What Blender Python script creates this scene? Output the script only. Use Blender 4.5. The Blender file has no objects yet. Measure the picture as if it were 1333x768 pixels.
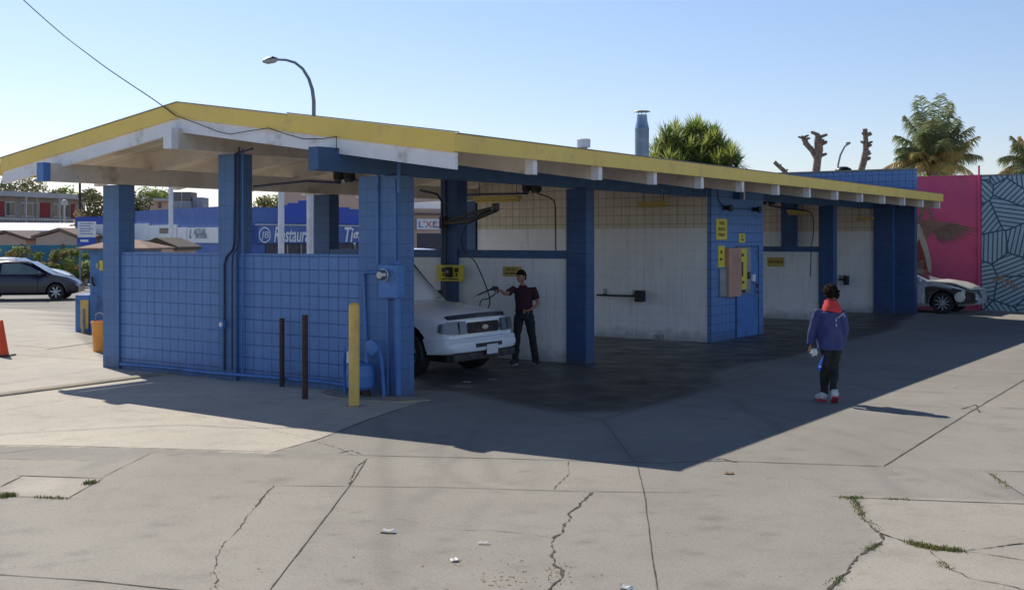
import bpy, bmesh, math, random
import numpy as np
from mathutils import Vector, Matrix
random.seed(7); R=random.Random(11)
scene=bpy.context.scene; col=scene.collection
# ---------------------------------------------------------------- camera frame (building is axis aligned, camera looks at it from the lot)
F=1500.0; CX=666.5; HY=311.0; CH=2.25
YAW=math.radians(34.45)
RT=Vector((math.cos(YAW),math.sin(YAW),0)); FW=Vector((-math.sin(YAW),math.cos(YAW),0))
CAM=Vector((10.6,-12.63,CH))
def W(px,py,Y):
    return CAM+RT*((px-CX)/F*Y)+FW*Y+Vector((0,0,(HY-py)/F*Y))
def G(px,py,z=0.0):
    Y=F*(CH-z)/(py-HY); v=W(px,py,Y); v.z=z; return v
def WX(px,py,x):      # point of the plane x=const seen at that bearing
    k=(px-CX)/F; d=RT*k+FW; Y=(x-CAM.x)/d.x; return W(px,py,Y)
def WYp(px,py,y):
    k=(px-CX)/F; d=RT*k+FW; Y=(y-CAM.y)/d.y; return W(px,py,Y)
# ---------------------------------------------------------------- materials
M={}
def nt(name):
    m=bpy.data.materials.new(name); m.use_nodes=True; t=m.node_tree
    for n in list(t.nodes): t.nodes.remove(n)
    o=t.nodes.new('ShaderNodeOutputMaterial'); b=t.nodes.new('ShaderNodeBsdfPrincipled')
    t.links.new(b.outputs[0],o.inputs[0]); M[name]=m
    return m,t,b,o
def N(t,typ,**k):
    n=t.nodes.new(typ)
    for a,v in k.items():
        if a.startswith('i_'):
            key=a[2:]; key=int(key) if key.isdigit() else key.replace('_',' ')
            if hasattr(v,'is_output') or isinstance(v,bpy.types.NodeSocket): t.links.new(v,n.inputs[key])
            else: n.inputs[key].default_value=v
        else: setattr(n,a,v)
    return n
def c4(c): return (c[0],c[1],c[2],1.0)
def mth(t,op,a,b=None,c=None,clamp=False):
    n=t.nodes.new('ShaderNodeMath'); n.operation=op; n.use_clamp=clamp
    for i,v in enumerate((a,b,c)):
        if v is None: continue
        if isinstance(v,bpy.types.NodeSocket): t.links.new(v,n.inputs[i])
        else: n.inputs[i].default_value=v
    return n.outputs[0]
def mixc(t,f,a,b,mode='MIX'):
    n=t.nodes.new('ShaderNodeMix'); n.data_type='RGBA'; n.blend_type=mode
    for i,v in ((0,f),(6,a),(7,b)):
        if isinstance(v,bpy.types.NodeSocket): t.links.new(v,n.inputs[i])
        else: n.inputs[i].default_value=v if i==0 else (c4(v) if len(v)==3 else v)
    return n.outputs[2]
def noise(t,vec,scale,detail=4,rough=.55):
    n=N(t,'ShaderNodeTexNoise'); n.inputs['Scale'].default_value=scale; n.inputs['Detail'].default_value=detail; n.inputs['Roughness'].default_value=rough
    if vec is not None: t.links.new(vec,n.inputs['Vector'])
    return n.outputs['Fac']
def ramp(t,f,lo,hi):
    n=N(t,'ShaderNodeMapRange'); n.interpolation_type='SMOOTHSTEP'; t.links.new(f,n.inputs[0]); n.inputs[1].default_value=lo; n.inputs[2].default_value=hi
    return n.outputs[0]
def bump(t,b,h,strength=.3,dist=.01):
    n=N(t,'ShaderNodeBump'); n.inputs['Strength'].default_value=strength; n.inputs['Distance'].default_value=dist
    t.links.new(h,n.inputs['Height']); t.links.new(n.outputs[0],b.inputs['Normal']); return n
def pm(name,c1,c2=None,scale=6,rough=.6,metal=0,bumpy=.0,spec=.5,coat=0,rvar=.1,grime=None,gscale=2.0):
    m,t,b,o=nt(name)
    g=N(t,'ShaderNodeNewGeometry').outputs['Position']
    if c2 is None: c2=tuple(x*.8 for x in c1)
    f=ramp(t,noise(t,g,scale,5,.6),.35,.65)
    c=mixc(t,f,c1,c2)
    if grime is not None:
        c=mixc(t,ramp(t,noise(t,g,gscale,8,.7),.52,.72),c,grime)
    t.links.new(c,b.inputs['Base Color'])
    r=mth(t,'MULTIPLY_ADD',noise(t,g,scale*3,3),rvar*2,rough-rvar,clamp=True); t.links.new(r,b.inputs['Roughness'])
    b.inputs['Metallic'].default_value=metal; b.inputs['Specular IOR Level'].default_value=spec; b.inputs['Coat Weight'].default_value=coat
    if bumpy: bump(t,b,noise(t,g,scale*6,5,.7),bumpy,.01)
    return m
def blockmat(name,cols,joint,zsplit=None,low=None,lowjoint=None,cell=.2,jw=.012,rough=.65,js=.8,fade=None,z0=0.0):
    """painted scored concrete block in stack bond, joints from world position"""
    m,t,b,o=nt(name)
    gn=N(t,'ShaderNodeNewGeometry'); g=gn.outputs['Position']
    s=N(t,'ShaderNodeSeparateXYZ',i_0=g); sn=N(t,'ShaderNodeSeparateXYZ',i_0=gn.outputs['Normal'])
    isx=mth(t,'GREATER_THAN',mth(t,'ABSOLUTE',sn.outputs[0]),.5)
    u=mth(t,'ADD',mth(t,'MULTIPLY',s.outputs[1],isx),mth(t,'MULTIPLY',s.outputs[0],mth(t,'SUBTRACT',1.0,isx)))
    wob=mth(t,'MULTIPLY',mth(t,'SUBTRACT',noise(t,g,3,3),.5),.012)
    def line(v):
        fr=mth(t,'FRACT',mth(t,'DIVIDE',mth(t,'ADD',mth(t,'ADD',v,100.0),wob),cell))
        d=mth(t,'ABSOLUTE',mth(t,'SUBTRACT',fr,.5))        # .5 at joint
        return ramp(t,d,.5-jw*1.3/cell,.5-jw*.25/cell)
    lv=line(u); lh=line(mth(t,'ADD',s.outputs[2],.02-z0))
    horizface=mth(t,'GREATER_THAN',mth(t,'ABSOLUTE',sn.outputs[2]),.5)
    L=mth(t,'MULTIPLY',mth(t,'MAXIMUM',lv,lh),mth(t,'SUBTRACT',1.0,horizface))
    L=mth(t,'MULTIPLY',L,ramp(t,noise(t,g,2.3,5,.7),.22,.5))
    # per block tone
    fl=N(t,'ShaderNodeCombineXYZ',i_0=mth(t,'FLOOR',mth(t,'DIVIDE',mth(t,'ADD',u,100.0),cell)),i_1=mth(t,'FLOOR',mth(t,'DIVIDE',mth(t,'ADD',s.outputs[2],100.02-z0),cell)))
    wn=N(t,'ShaderNodeTexWhiteNoise'); wn.noise_dimensions='2D'; t.links.new(fl.outputs[0],wn.inputs['Vector'])
    n1=noise(t,g,1.3,6,.65); n2=noise(t,g,9,5,.7)
    f=mth(t,'ADD',mth(t,'MULTIPLY',ramp(t,n1,.3,.7),.6),mth(t,'MULTIPLY',wn.outputs[0],.4))
    def tone(cs,jc):
        c=mixc(t,f,cs[0],cs[1]); c=mixc(t,mth(t,'MULTIPLY',ramp(t,n2,.5,.8),.25),c,tuple(x*.6 for x in cs[0]))
        return mixc(t,mth(t,'MULTIPLY',L,js),c,jc)
    c=tone(cols,joint)
    if low:
        z=s.outputs[2]
        wj=mth(t,'MULTIPLY',L,.1)
        cl=mixc(t,f,low[0],low[1]); cl=mixc(t,wj,cl,lowjoint)
        # drips running down the white paint
        dr=N(t,'ShaderNodeCombineXYZ',i_0=mth(t,'MULTIPLY',u,7.0),i_1=mth(t,'MULTIPLY',z,.5))
        cl=mixc(t,mth(t,'MULTIPLY',ramp(t,noise(t,dr.outputs[0],1.0,5,.6),.55,.8),.35),cl,(.22,.21,.19))
        c=mixc(t,mth(t,'GREATER_THAN',z,mth(t,'ADD',zsplit,mth(t,'MULTIPLY',wob,.6))),cl,c)
    dv=N(t,'ShaderNodeCombineXYZ',i_0=mth(t,'MULTIPLY',u,9.0),i_1=mth(t,'MULTIPLY',s.outputs[2],.45))
    c=mixc(t,mth(t,'MULTIPLY',ramp(t,noise(t,dv.outputs[0],1.0,6,.65),.5,.75),.28),c,tuple(x*.35 for x in cols[0]))
    c=mixc(t,mth(t,'MULTIPLY',ramp(t,noise(t,g,14,6,.75),.66,.74),.5),c,tuple(min(1,x*1.5+.05) for x in cols[0]))
    # grime near the ground, splash marks with a ragged edge
    gr=mth(t,'MULTIPLY',ramp(t,mth(t,'ADD',s.outputs[2],mth(t,'MULTIPLY',noise(t,g,5,5),.45)),.55,.2),.5)
    c=mixc(t,gr,c,(.055,.06,.07))
    t.links.new(c,b.inputs['Base Color']); b.inputs['Roughness'].default_value=rough
    h=mth(t,'SUBTRACT',mth(t,'MULTIPLY',noise(t,g,60,3),.25),L); bump(t,b,h,.5,.008)
    return m
BL=((.1,.222,.48),(.12,.25,.53))
blockmat('blue_block',BL,(.022,.055,.19),rough=.5,jw=.0105,js=.72)
blockmat('blue_column',((.075,.165,.36),(.095,.2,.4)),(.03,.07,.17),rough=.55,jw=.009,js=.22)
blockmat('blue_block_shaded',((.028,.075,.185),(.042,.1,.24)),(.015,.035,.12),rough=.55,jw=.009,js=.4)  # darker copy of the blue block, shade put into its colour
blockmat('bay_block',((.62,.56,.46),(.72,.66,.56)),(.26,.22,.16),zsplit=2.48,low=((.82,.84,.86),(.74,.77,.8)),lowjoint=(.4,.4,.4),rough=.6,jw=.009)
pm('blue_paint',(.07,.19,.48),(.085,.22,.52),3,.5,bumpy=.1,grime=(.04,.09,.22))
pm('blue_beam',(.035,.1,.22),(.045,.12,.27),3,.55,bumpy=.2,grime=(.03,.07,.15))
pm('cream_beam',(.72,.66,.58),(.6,.54,.47),2,.7,bumpy=.25,grime=(.36,.3,.23),gscale=1.2)
pm('white_paint',(.84,.85,.88),(.78,.79,.82),3,.55,bumpy=.1,grime=(.5,.47,.42))
def boards(name,c1,c2,dark,w=.14,axis=1):
    m,t,b,o=nt(name)
    g=N(t,'ShaderNodeNewGeometry').outputs['Position']; s=N(t,'ShaderNodeSeparateXYZ',i_0=g)
    v=mth(t,'DIVIDE',mth(t,'ADD',s.outputs[axis],50.0),w); fr=mth(t,'ABSOLUTE',mth(t,'SUBTRACT',mth(t,'FRACT',v),.5))
    L=ramp(t,fr,.45,.49)
    wn=N(t,'ShaderNodeTexWhiteNoise'); wn.noise_dimensions='1D'; t.links.new(mth(t,'FLOOR',v),wn.inputs['W'])
    c=mixc(t,wn.outputs[0],c1,c2)
    c=mixc(t,mth(t,'MULTIPLY',ramp(t,noise(t,g,1.2,7,.7),.48,.7),.55),c,dark)
    c=mixc(t,mth(t,'MULTIPLY',L,.6),c,tuple(x*.4 for x in dark))
    t.links.new(c,b.inputs['Base Color']); b.inputs['Roughness'].default_value=.75
    bump(t,b,mth(t,'SUBTRACT',1.0,L),.4,.006)
boards('soffit',(.7,.61,.5),(.6,.52,.41),(.36,.27,.18))
m=pm('yellow_paint',(.93,.67,.14),(.88,.62,.13),1.2,.5,bumpy=.15,grime=(.72,.5,.16),gscale=2.5)
pm('roof_felt',(.3,.29,.27),(.2,.19,.18),4,.9,bumpy=.3)
pm('flashing',(.25,.25,.22),(.18,.18,.17),6,.5,.2)
pm('bollard_yellow',(.82,.55,.14),(.75,.47,.1),4,.5,bumpy=.15,grime=(.5,.35,.18))
pm('rust_dark',(.06,.035,.035),(.1,.05,.04),8,.7,.3,bumpy=.3)
pm('pipe_dark',(.02,.035,.08),(.03,.05,.12),8,.45,.3)
pm('black_rubber',(.015,.015,.016),(.025,.025,.025),8,.55)
pm('black_plastic',(.02,.02,.022),(.03,.03,.03),8,.35)
pm('steel',(.45,.46,.47),(.35,.36,.37),8,.35,.9)
pm('galv',(.4,.42,.44),(.3,.32,.34),5,.45,.6,bumpy=.1)
pm('vent_blue',(.28,.36,.45),(.2,.27,.35),3,.4,.5)
pm('pole_paint',(.7,.72,.76),(.6,.62,.66),4,.5,.2)
pm('pole_grey',(.22,.26,.3),(.18,.2,.24),4,.5,.4)
pm('sign_yellow',(.8,.66,.06),(.7,.57,.05),6,.45,grime=(.55,.45,.1),gscale=9)
pm('sign_old',(.55,.42,.1),(.45,.34,.1),6,.6,grime=(.35,.28,.12),gscale=9)
pm('sign_ink',(.05,.04,.02),None,9,.6)
pm('sign_white',(.78,.8,.82),(.7,.72,.75),3,.4)
pm('ink_blue',(.05,.12,.4),None,5,.5); pm('ink_teal',(.08,.22,.3),None,5,.5); pm('ink_red',(.6,.06,.06),None,5,.5)
pm('letter_pale',(.9,.93,.95),None,5,.5)
pm('plywood',(.48,.26,.18),(.55,.32,.24),4,.7,bumpy=.2,grime=(.35,.2,.16))
pm('orange_plastic',(.85,.1,.03),(.75,.08,.03),4,.5,grime=(.4,.1,.05)); pm('bucket_orange',(.85,.36,.06),(.75,.3,.05),4,.45)
pm('fixture_yellow',(.6,.45,.14),(.5,.38,.14),5,.5)
# ---------------------------------------------------------------- mesh helpers
class MB:
    def __init__(s): s.v=[]; s.f=[]; s.mi=[]; s.cur=0
    def add(s,vs,fs):
        n=len(s.v); s.v+= [tuple(v) for v in vs]; s.f+=[tuple(i+n for i in f) for f in fs]; s.mi+=[s.cur]*len(fs); return s
    def box(s,x0,x1,y0,y1,z0,z1):
        if x0>x1: x0,x1=x1,x0
        if y0>y1: y0,y1=y1,y0
        if z0>z1: z0,z1=z1,z0
        return s.add([(x0,y0,z0),(x1,y0,z0),(x1,y1,z0),(x0,y1,z0),(x0,y0,z1),(x1,y0,z1),(x1,y1,z1),(x0,y1,z1)],
            [(0,3,2,1),(4,5,6,7),(0,1,5,4),(1,2,6,5),(2,3,7,6),(3,0,4,7)])
    def obox(s,c,sz,rz=0,mat=None):
        hx,hy,hz=sz[0]/2,sz[1]/2,sz[2]/2; m=Matrix.Rotation(rz,3,'Z') if mat is None else mat
        vs=[Vector(c)+m@Vector((x*hx,y*hy,z*hz)) for z in(-1,1) for x,y in((-1,-1),(1,-1),(1,1),(-1,1))]
        return s.add(vs,[(0,3,2,1),(4,5,6,7),(0,1,5,4),(1,2,6,5),(2,3,7,6),(3,0,4,7)])
    def tube(s,pts,r,seg=8,caps=True):
        pts=[Vector(p) for p in pts]; rs=r if isinstance(r,(list,tuple)) else [r]*len(pts)
        rings=[]; prev=None
        for i,p in enumerate(pts):
            d=(pts[min(i+1,len(pts)-1)]-pts[max(i-1,0)])
            if d.length<1e-9: d=Vector((0,0,1))
            d.normalize()
            if prev is None:
                a=Vector((0,0,1)) if abs(d.z)<.9 else Vector((1,0,0)); u=d.cross(a).normalized()
            else:
                u=prev-d*prev.dot(d)
                if u.length<1e-6: u=d.orthogonal()
                u.normalize()
            prev=u; w=d.cross(u)
            rings.append([p+(u*math.cos(2*math.pi*k/seg)+w*math.sin(2*math.pi*k/seg))*rs[i] for k in range(seg)])
        vs=[v for rg in rings for v in rg]; fs=[]
        for i in range(len(pts)-1):
            for k in range(seg):
                a=i*seg+k; b=i*seg+(k+1)%seg; fs.append((a,b,b+seg,a+seg))
        if caps: fs.append(tuple(range(seg))[::-1]); fs.append(tuple((len(pts)-1)*seg+k for k in range(seg)))
        return s.add(vs,fs)
    def lathe(s,prof,c=(0,0,0),seg=16,axis='Z',caps=True):
        vs=[];fs=[]; c=Vector(c)
        for (r,h) in prof:
            for k in range(seg):
                a=2*math.pi*k/seg; x,y=r*math.cos(a),r*math.sin(a)
                v=Vector((x,y,h)) if axis=='Z' else (Vector((x,h,y)) if axis=='Y' else Vector((h,x,y)))
                vs.append(c+v)
        for i in range(len(prof)-1):
            for k in range(seg):
                a=i*seg+k;b=i*seg+(k+1)%seg; fs.append((a,b,b+seg,a+seg))
        if caps: fs.append(tuple(range(seg))[::-1]); fs.append(tuple((len(prof)-1)*seg+k for k in range(seg)))
        return s.add(vs,fs)
    def prism(s,poly,off):      # poly: list of 3d points, off: extrusion vector
        n=len(poly); off=Vector(off); vs=[Vector(p) for p in poly]+[Vector(p)+off for p in poly]
        fs=[tuple(range(n))[::-1],tuple(range(n,2*n))]+[(i,(i+1)%n,(i+1)%n+n,i+n) for i in range(n)]
        return s.add(vs,fs)
    def quad(s,a,b,c,d): return s.add([a,b,c,d],[(0,1,2,3)])
    def build(s,name,mat=None,parent=None,bevel=0,smooth=False,fixn=True,loc=None):
        me=bpy.data.meshes.new(name)
        off=Vector(loc) if loc is not None else Vector((0,0,0))
        me.from_pydata([Vector(v)-off for v in s.v],[],s.f)
        mats=mat if isinstance(mat,(list,tuple)) else [mat]
        for q in mats:
            if q: me.materials.append(M[q])
        if len(mats)>1: me.polygons.foreach_set('material_index',s.mi)
        if fixn:
            bm=bmesh.new(); bm.from_mesh(me); bmesh.ops.recalc_face_normals(bm,faces=bm.faces)
            if bevel: bmesh.ops.bevel(bm,geom=bm.edges[:],offset=bevel,segments=2,affect='EDGES',profile=.6,clamp_overlap=True)
            bm.to_mesh(me); bm.free()
        if smooth: 
            me.polygons.foreach_set('use_smooth',[True]*len(me.polygons))
            try: me.set_sharp_from_angle(angle=math.radians(40))
            except Exception: pass
        me.update()
        o=bpy.data.objects.new(name,me); col.objects.link(o)
        if loc is not None: o.location=off
        if parent is not None:
            o.parent=parent; o.matrix_parent_inverse=parent_world(parent).inverted() if loc is None and parent.get('_w') else Matrix()
        return o
def parent_world(p): 
    m=Matrix.LocRotScale(p.location,p.rotation_euler,None)
    return m if p.parent is None else parent_world(p.parent)@p.matrix_parent_inverse@m
def tag(o,label=None,cat=None,group=None,kind=None):
    if label: o['label']=label
    if cat: o['category']=cat
    if group: o['group']=group
    if kind: o['kind']=kind
    return o
def empty(name,loc=(0,0,0),rz=0,label=None,cat=None,group=None):
    """Empty at a thing's base. Children are given in its own frame."""
    o=bpy.data.objects.new(name,None); o.empty_display_size=.2; col.objects.link(o); o.location=loc; o.rotation_euler=(0,0,rz)
    return tag(o,label,cat,group)
def wempty(*a,**k):
    """same, but its parts are written in world coordinates"""
    o=empty(*a,**k); o['_w']=1; return o
def copy_tree(o,parent=None):
    c=o.copy(); col.objects.link(c); 
    if parent is not None: c.parent=parent; c.matrix_parent_inverse=o.matrix_parent_inverse.copy()
    for ch in list(o.children): copy_tree(ch,c)
    return c
TB=0
def text(s,name,mat,parent,size,loc,rot,ext=.002,align='CENTER',shear=0,sx=1,tagk=None):
    cu=bpy.data.curves.new(name,'FONT'); cu.body=s; cu.size=size; cu.extrude=ext; cu.align_x=align; cu.align_y='CENTER'; cu.shear=shear
    cu.materials.append(M[mat]); cu.resolution_u=3; cu.offset=TB
    t_=bpy.data.objects.new('tmp_text',cu); col.objects.link(t_)
    bpy.context.view_layer.update()
    me=bpy.data.meshes.new_from_object(t_.evaluated_get(bpy.context.evaluated_depsgraph_get()))
    bpy.data.objects.remove(t_)
    o=bpy.data.objects.new(name,me); col.objects.link(o); o.location=loc; o.rotation_euler=rot; o.scale=(sx,1,1)
    if parent is not None:
        o.parent=parent
        if parent.get('_w'): o.matrix_parent_inverse=parent_world(parent).inverted()
    return o
PI=math.pi
# ---------------------------------------------------------------- ground with stains and wetness stored as attributes
def axisvals(lo,hi,step,far):
    a=list(np.arange(lo,hi+1e-6,step)); up=[];s=step;v=hi
    while v<far: s*=1.35; v+=s; up.append(v)
    dn=[];s=step;v=lo
    while v>-far: s*=1.35; v-=s; dn.append(v)
    return np.array(dn[::-1]+a+up)
def seg_dist(X,Y,pts):
    d=np.full(X.shape,1e9)
    for (x0,y0),(x1,y1) in zip(pts[:-1],pts[1:]):
        dx,dy=x1-x0,y1-y0; L=dx*dx+dy*dy+1e-9
        t=np.clip(((X-x0)*dx+(Y-y0)*dy)/L,0,1); d=np.minimum(d,np.hypot(X-x0-t*dx,Y-y0-t*dy))
    return d
def inpoly(X,Y,poly):
    r=np.zeros(X.shape,bool); n=len(poly)
    for i in range(n):
        x0,y0=poly[i];x1,y1=poly[(i+1)%n]
        c=((y0>Y)!=(y1>Y))&(X<(x1-x0)*(Y-y0)/(y1-y0+1e-12)+x0); r^=c
    return r
def gp(pts): return [tuple(G(x,y).xy) for x,y in pts]
def build_ground():
    xs=axisvals(-12,17,.07,420); ys=axisvals(-13,24,.09,420)
    X,Y=np.meshgrid(xs,ys); nx,ny=len(xs),len(ys)
    rng=np.random.RandomState(3)
    # lumpy 2d noise from random sines
    def ln(f,seed):
        r=np.random.RandomState(seed); o=np.zeros(X.shape)
        for k in range(10):
            a=r.uniform(0,2*PI); q=f*r.uniform(.6,1.8); o+=np.sin(q*(X*math.cos(a)+Y*math.sin(a))+r.uniform(0,7))
        return o/10**.5/1.2
    tone=np.zeros(X.shape)
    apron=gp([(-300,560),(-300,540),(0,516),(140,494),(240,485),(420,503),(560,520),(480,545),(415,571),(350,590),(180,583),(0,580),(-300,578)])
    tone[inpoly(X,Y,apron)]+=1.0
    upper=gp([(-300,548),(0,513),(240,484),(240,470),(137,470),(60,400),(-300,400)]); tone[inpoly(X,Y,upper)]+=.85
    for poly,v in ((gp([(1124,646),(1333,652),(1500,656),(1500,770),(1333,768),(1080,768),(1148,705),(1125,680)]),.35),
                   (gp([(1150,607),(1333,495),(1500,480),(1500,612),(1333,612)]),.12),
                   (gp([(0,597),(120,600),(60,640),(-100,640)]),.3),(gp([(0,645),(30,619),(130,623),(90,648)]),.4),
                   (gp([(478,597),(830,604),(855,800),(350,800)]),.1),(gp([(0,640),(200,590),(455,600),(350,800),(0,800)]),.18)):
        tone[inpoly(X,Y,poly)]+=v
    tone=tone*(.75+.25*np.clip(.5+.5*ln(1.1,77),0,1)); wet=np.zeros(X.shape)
    w1=ln(1.3,5)*.5+ln(3.5,6)*.25
    d=np.minimum(1.15+.05*Y+w1-X, 7.2+X); d=np.minimum(d,(Y+.25+.2*w1)*3); d=np.minimum(d,(21-Y+w1*2))
    wp=gp([(541,507),(600,509),(660,522),(740,536),(800,534),(860,524),(905,512),(940,500),(920,486),(1000,468),(1100,446),(1165,428),(1190,409),(1100,396),(800,380),(541,372)])
    dd=seg_dist(X,Y,wp+[wp[0]])*np.where(inpoly(X,Y,wp),1,-1)+w1*.16; wet=np.clip(dd/.3+.4,0,1)
    for k in range(26):   # dry islands
        cx,cy=rng.uniform(-1.5,1.3),rng.uniform(.2,14); a=rng.uniform(.1,.5);b=a*rng.uniform(.15,.4); th=rng.uniform(-.3,.3)+.0
        u=(X-cx)*math.cos(th)+(Y-cy)*math.sin(th); v=-(X-cx)*math.sin(th)+(Y-cy)*math.cos(th)
        wet-=np.clip(1.2-((u/a)**2+(v/b)**2)+w1*.4,0,1)*.7
    wet=np.clip(wet,0,1)
    st=np.zeros(X.shape)
    for pts,wd,a in (([(497,545),(500,620),(503,700),(514,790)],.03,.35),([(490,768),(600,690),(640,650)],.025,.2),  # first track is a thin dark line running down the lot
        ([(575,565),(570,600),(600,625),(650,640)],.05,.25),([(600,575),(640,600),(648,625)],.05,.25),([(620,560),(600,590),(560,640),(530,660),(525,690)],.05,.2),
        ([(540,560),(560,590),(580,620)],.04,.2),([(700,600),(690,640)],.04,.12),([(1075,560),(1020,585)],.05,.1),([(1130,600),(1180,648)],.03,.3),([(950,520),(1020,560)],.05,.3),
        ([(785,547),(700,530),(560,500)],.06,.3),([(785,547),(800,575),(830,600)],.04,.25),([(785,545),(900,510),(1010,480)],.05,.25),
        ([(0,460),(140,470)],.1,.2),([(0,500),(130,480)],.12,.12)):
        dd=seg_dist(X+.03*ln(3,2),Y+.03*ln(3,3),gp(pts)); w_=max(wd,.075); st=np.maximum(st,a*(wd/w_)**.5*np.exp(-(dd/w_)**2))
    for k in range(150):
        c=G(rng.uniform(0,1333),rng.uniform(530,768)); rr=rng.uniform(.015,.1); st=np.maximum(st,rng.uniform(.1,.4)*np.exp(-(((X-c.x)/rr)**2+((Y-c.y)/rr)**2)))
    oil=np.clip(.4*np.exp(-((X-2.2)**2/1.2+(Y-2)**2/6))+.3*np.exp(-((X-2.5)**2/1.5+(Y-8)**2/7)),0,1)*(.6+.4*ln(2,9)); st=np.clip(np.maximum(st,oil),0,1)
    # faint tyre tracks curving out of the bays
    for k in range(14):
        y0=rng.choice([1.8,3.5,6.6,8.3,15,17])+rng.uniform(-.4,.4); cur=rng.uniform(-.25,.1); xx=np.clip(X,0,9); dd=np.abs(Y-(y0+cur*xx*xx*.35)); st=np.maximum(st,(X>-.5)*(X<9)*.22*np.exp(-(dd/.09)**2)*(.5+.5*np.clip(ln(4,60+k),-1,1)))
    Z=np.zeros(X.shape)
    V=np.stack([X.ravel(),Y.ravel(),Z.ravel()],1)
    i=np.arange(nx-1)[None,:]+np.arange(ny-1)[:,None]*nx
    Fc=np.stack([i,i+1,i+1+nx,i+nx],-1).reshape(-1,4)
    me=bpy.data.meshes.new('ground'); me.vertices.add(len(V)); me.vertices.foreach_set('co',V.ravel())
    me.loops.add(Fc.size); me.loops.foreach_set('vertex_index',Fc.ravel().astype(np.int32))
    me.polygons.add(len(Fc)); me.polygons.foreach_set('loop_start',np.arange(0,Fc.size,4,dtype=np.int32))
    try: me.polygons.foreach_set('loop_total',np.full(len(Fc),4,dtype=np.int32))
    except Exception: pass
    me.update(); me.validate()
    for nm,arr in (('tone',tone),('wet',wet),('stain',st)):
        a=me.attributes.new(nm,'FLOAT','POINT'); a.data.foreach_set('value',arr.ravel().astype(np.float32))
    m,t,b,o=nt('concrete')
    g=N(t,'ShaderNodeNewGeometry').outputs['Position']
    def at(n): return N(t,'ShaderNodeAttribute',attribute_name=n).outputs['Fac']
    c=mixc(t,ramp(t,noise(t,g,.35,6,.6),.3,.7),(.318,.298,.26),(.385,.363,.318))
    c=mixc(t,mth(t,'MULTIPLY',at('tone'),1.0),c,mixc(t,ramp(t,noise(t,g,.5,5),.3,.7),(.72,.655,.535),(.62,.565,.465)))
    c=mixc(t,mth(t,'MULTIPLY',ramp(t,noise(t,g,2.2,8,.75),.45,.75),.4),c,(.215,.2,.172))
    c=mixc(t,mth(t,'MULTIPLY',ramp(t,noise(t,g,38,4,.85),.48,.7),.5),c,(.14,.13,.115))
    c=mixc(t,mth(t,'MULTIPLY',ramp(t,noise(t,g,80,2,.6),.52,.7),.4),c,(.6,.57,.5))
    # tiny dark specks of gum and grit
    vo=N(t,'ShaderNodeTexVoronoi'); vo.inputs['Scale'].default_value=5.5; t.links.new(g,vo.inputs['Vector'])
    c=mixc(t,mth(t,'MULTIPLY',ramp(t,vo.outputs['Distance'],.06,.03),.7),c,(.09,.08,.07))
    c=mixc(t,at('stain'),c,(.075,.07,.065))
    wf=at('wet'); wl=mth(t,'MULTIPLY',wf,.86)
    c=mixc(t,wl,c,mixc(t,ramp(t,noise(t,g,1.1,6,.7),.4,.65),(.06,.056,.05),(.15,.135,.118)))
    t.links.new(c,b.inputs['Base Color'])
    rr=mth(t,'SUBTRACT',.85,mth(t,'MULTIPLY',wf,mth(t,'MULTIPLY_ADD',ramp(t,noise(t,g,1.6,5,.6),.35,.7),.25,.25))); t.links.new(rr,b.inputs['Roughness'])
    b.inputs['Specular IOR Level'].default_value=.35
    h=mth(t,'ADD',noise(t,g,70,4,.7),mth(t,'MULTIPLY',noise(t,g,3,4),2.0)); bn=bump(t,b,h,.35,.006)
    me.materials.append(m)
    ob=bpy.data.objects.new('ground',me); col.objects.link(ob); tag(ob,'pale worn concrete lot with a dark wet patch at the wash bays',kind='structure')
build_ground()
pm('joint',(.06,.055,.045),(.13,.12,.1),14,.95)
pm('grass_blade',(.2,.24,.06),(.36,.32,.12),9,.7)
pm('kerb_concrete',(.34,.3,.24),(.42,.37,.28),3,.85,bumpy=.3,grime=(.55,.38,.06),gscale=1.5)
def ribbon(mb,pts,w,jit=.0,z=.004,step=.1,vary=.5,rr=R):
    P=[G(x,y).xy for x,y in pts]; out=[]
    for a,b in zip(P[:-1],P[1:]):
        n=max(1,int((b-a).length/step))
        for k in range(n): out.append(a.lerp(b,k/n))
    out.append(P[-1]); vs=[];fs=[]; off=0
    for i,p in enumerate(out):
        d=(out[min(i+1,len(out)-1)]-out[max(i-1,0)]).normalized(); n=Vector((-d.y,d.x))
        off=off*.75+rr.uniform(-1,1)*jit
        ww=w*(1+vary*rr.uniform(-1,1)) 
        if i in(0,len(out)-1): ww*=.3
        c=p+n*off; vs+=[(c.x+n.x*ww/2,c.y+n.y*ww/2,z),(c.x-n.x*ww/2,c.y-n.y*ww/2,z)]
    for i in range(len(out)-1): fs.append((2*i,2*i+1,2*i+3,2*i+2))
    mb.add(vs,fs)
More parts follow.
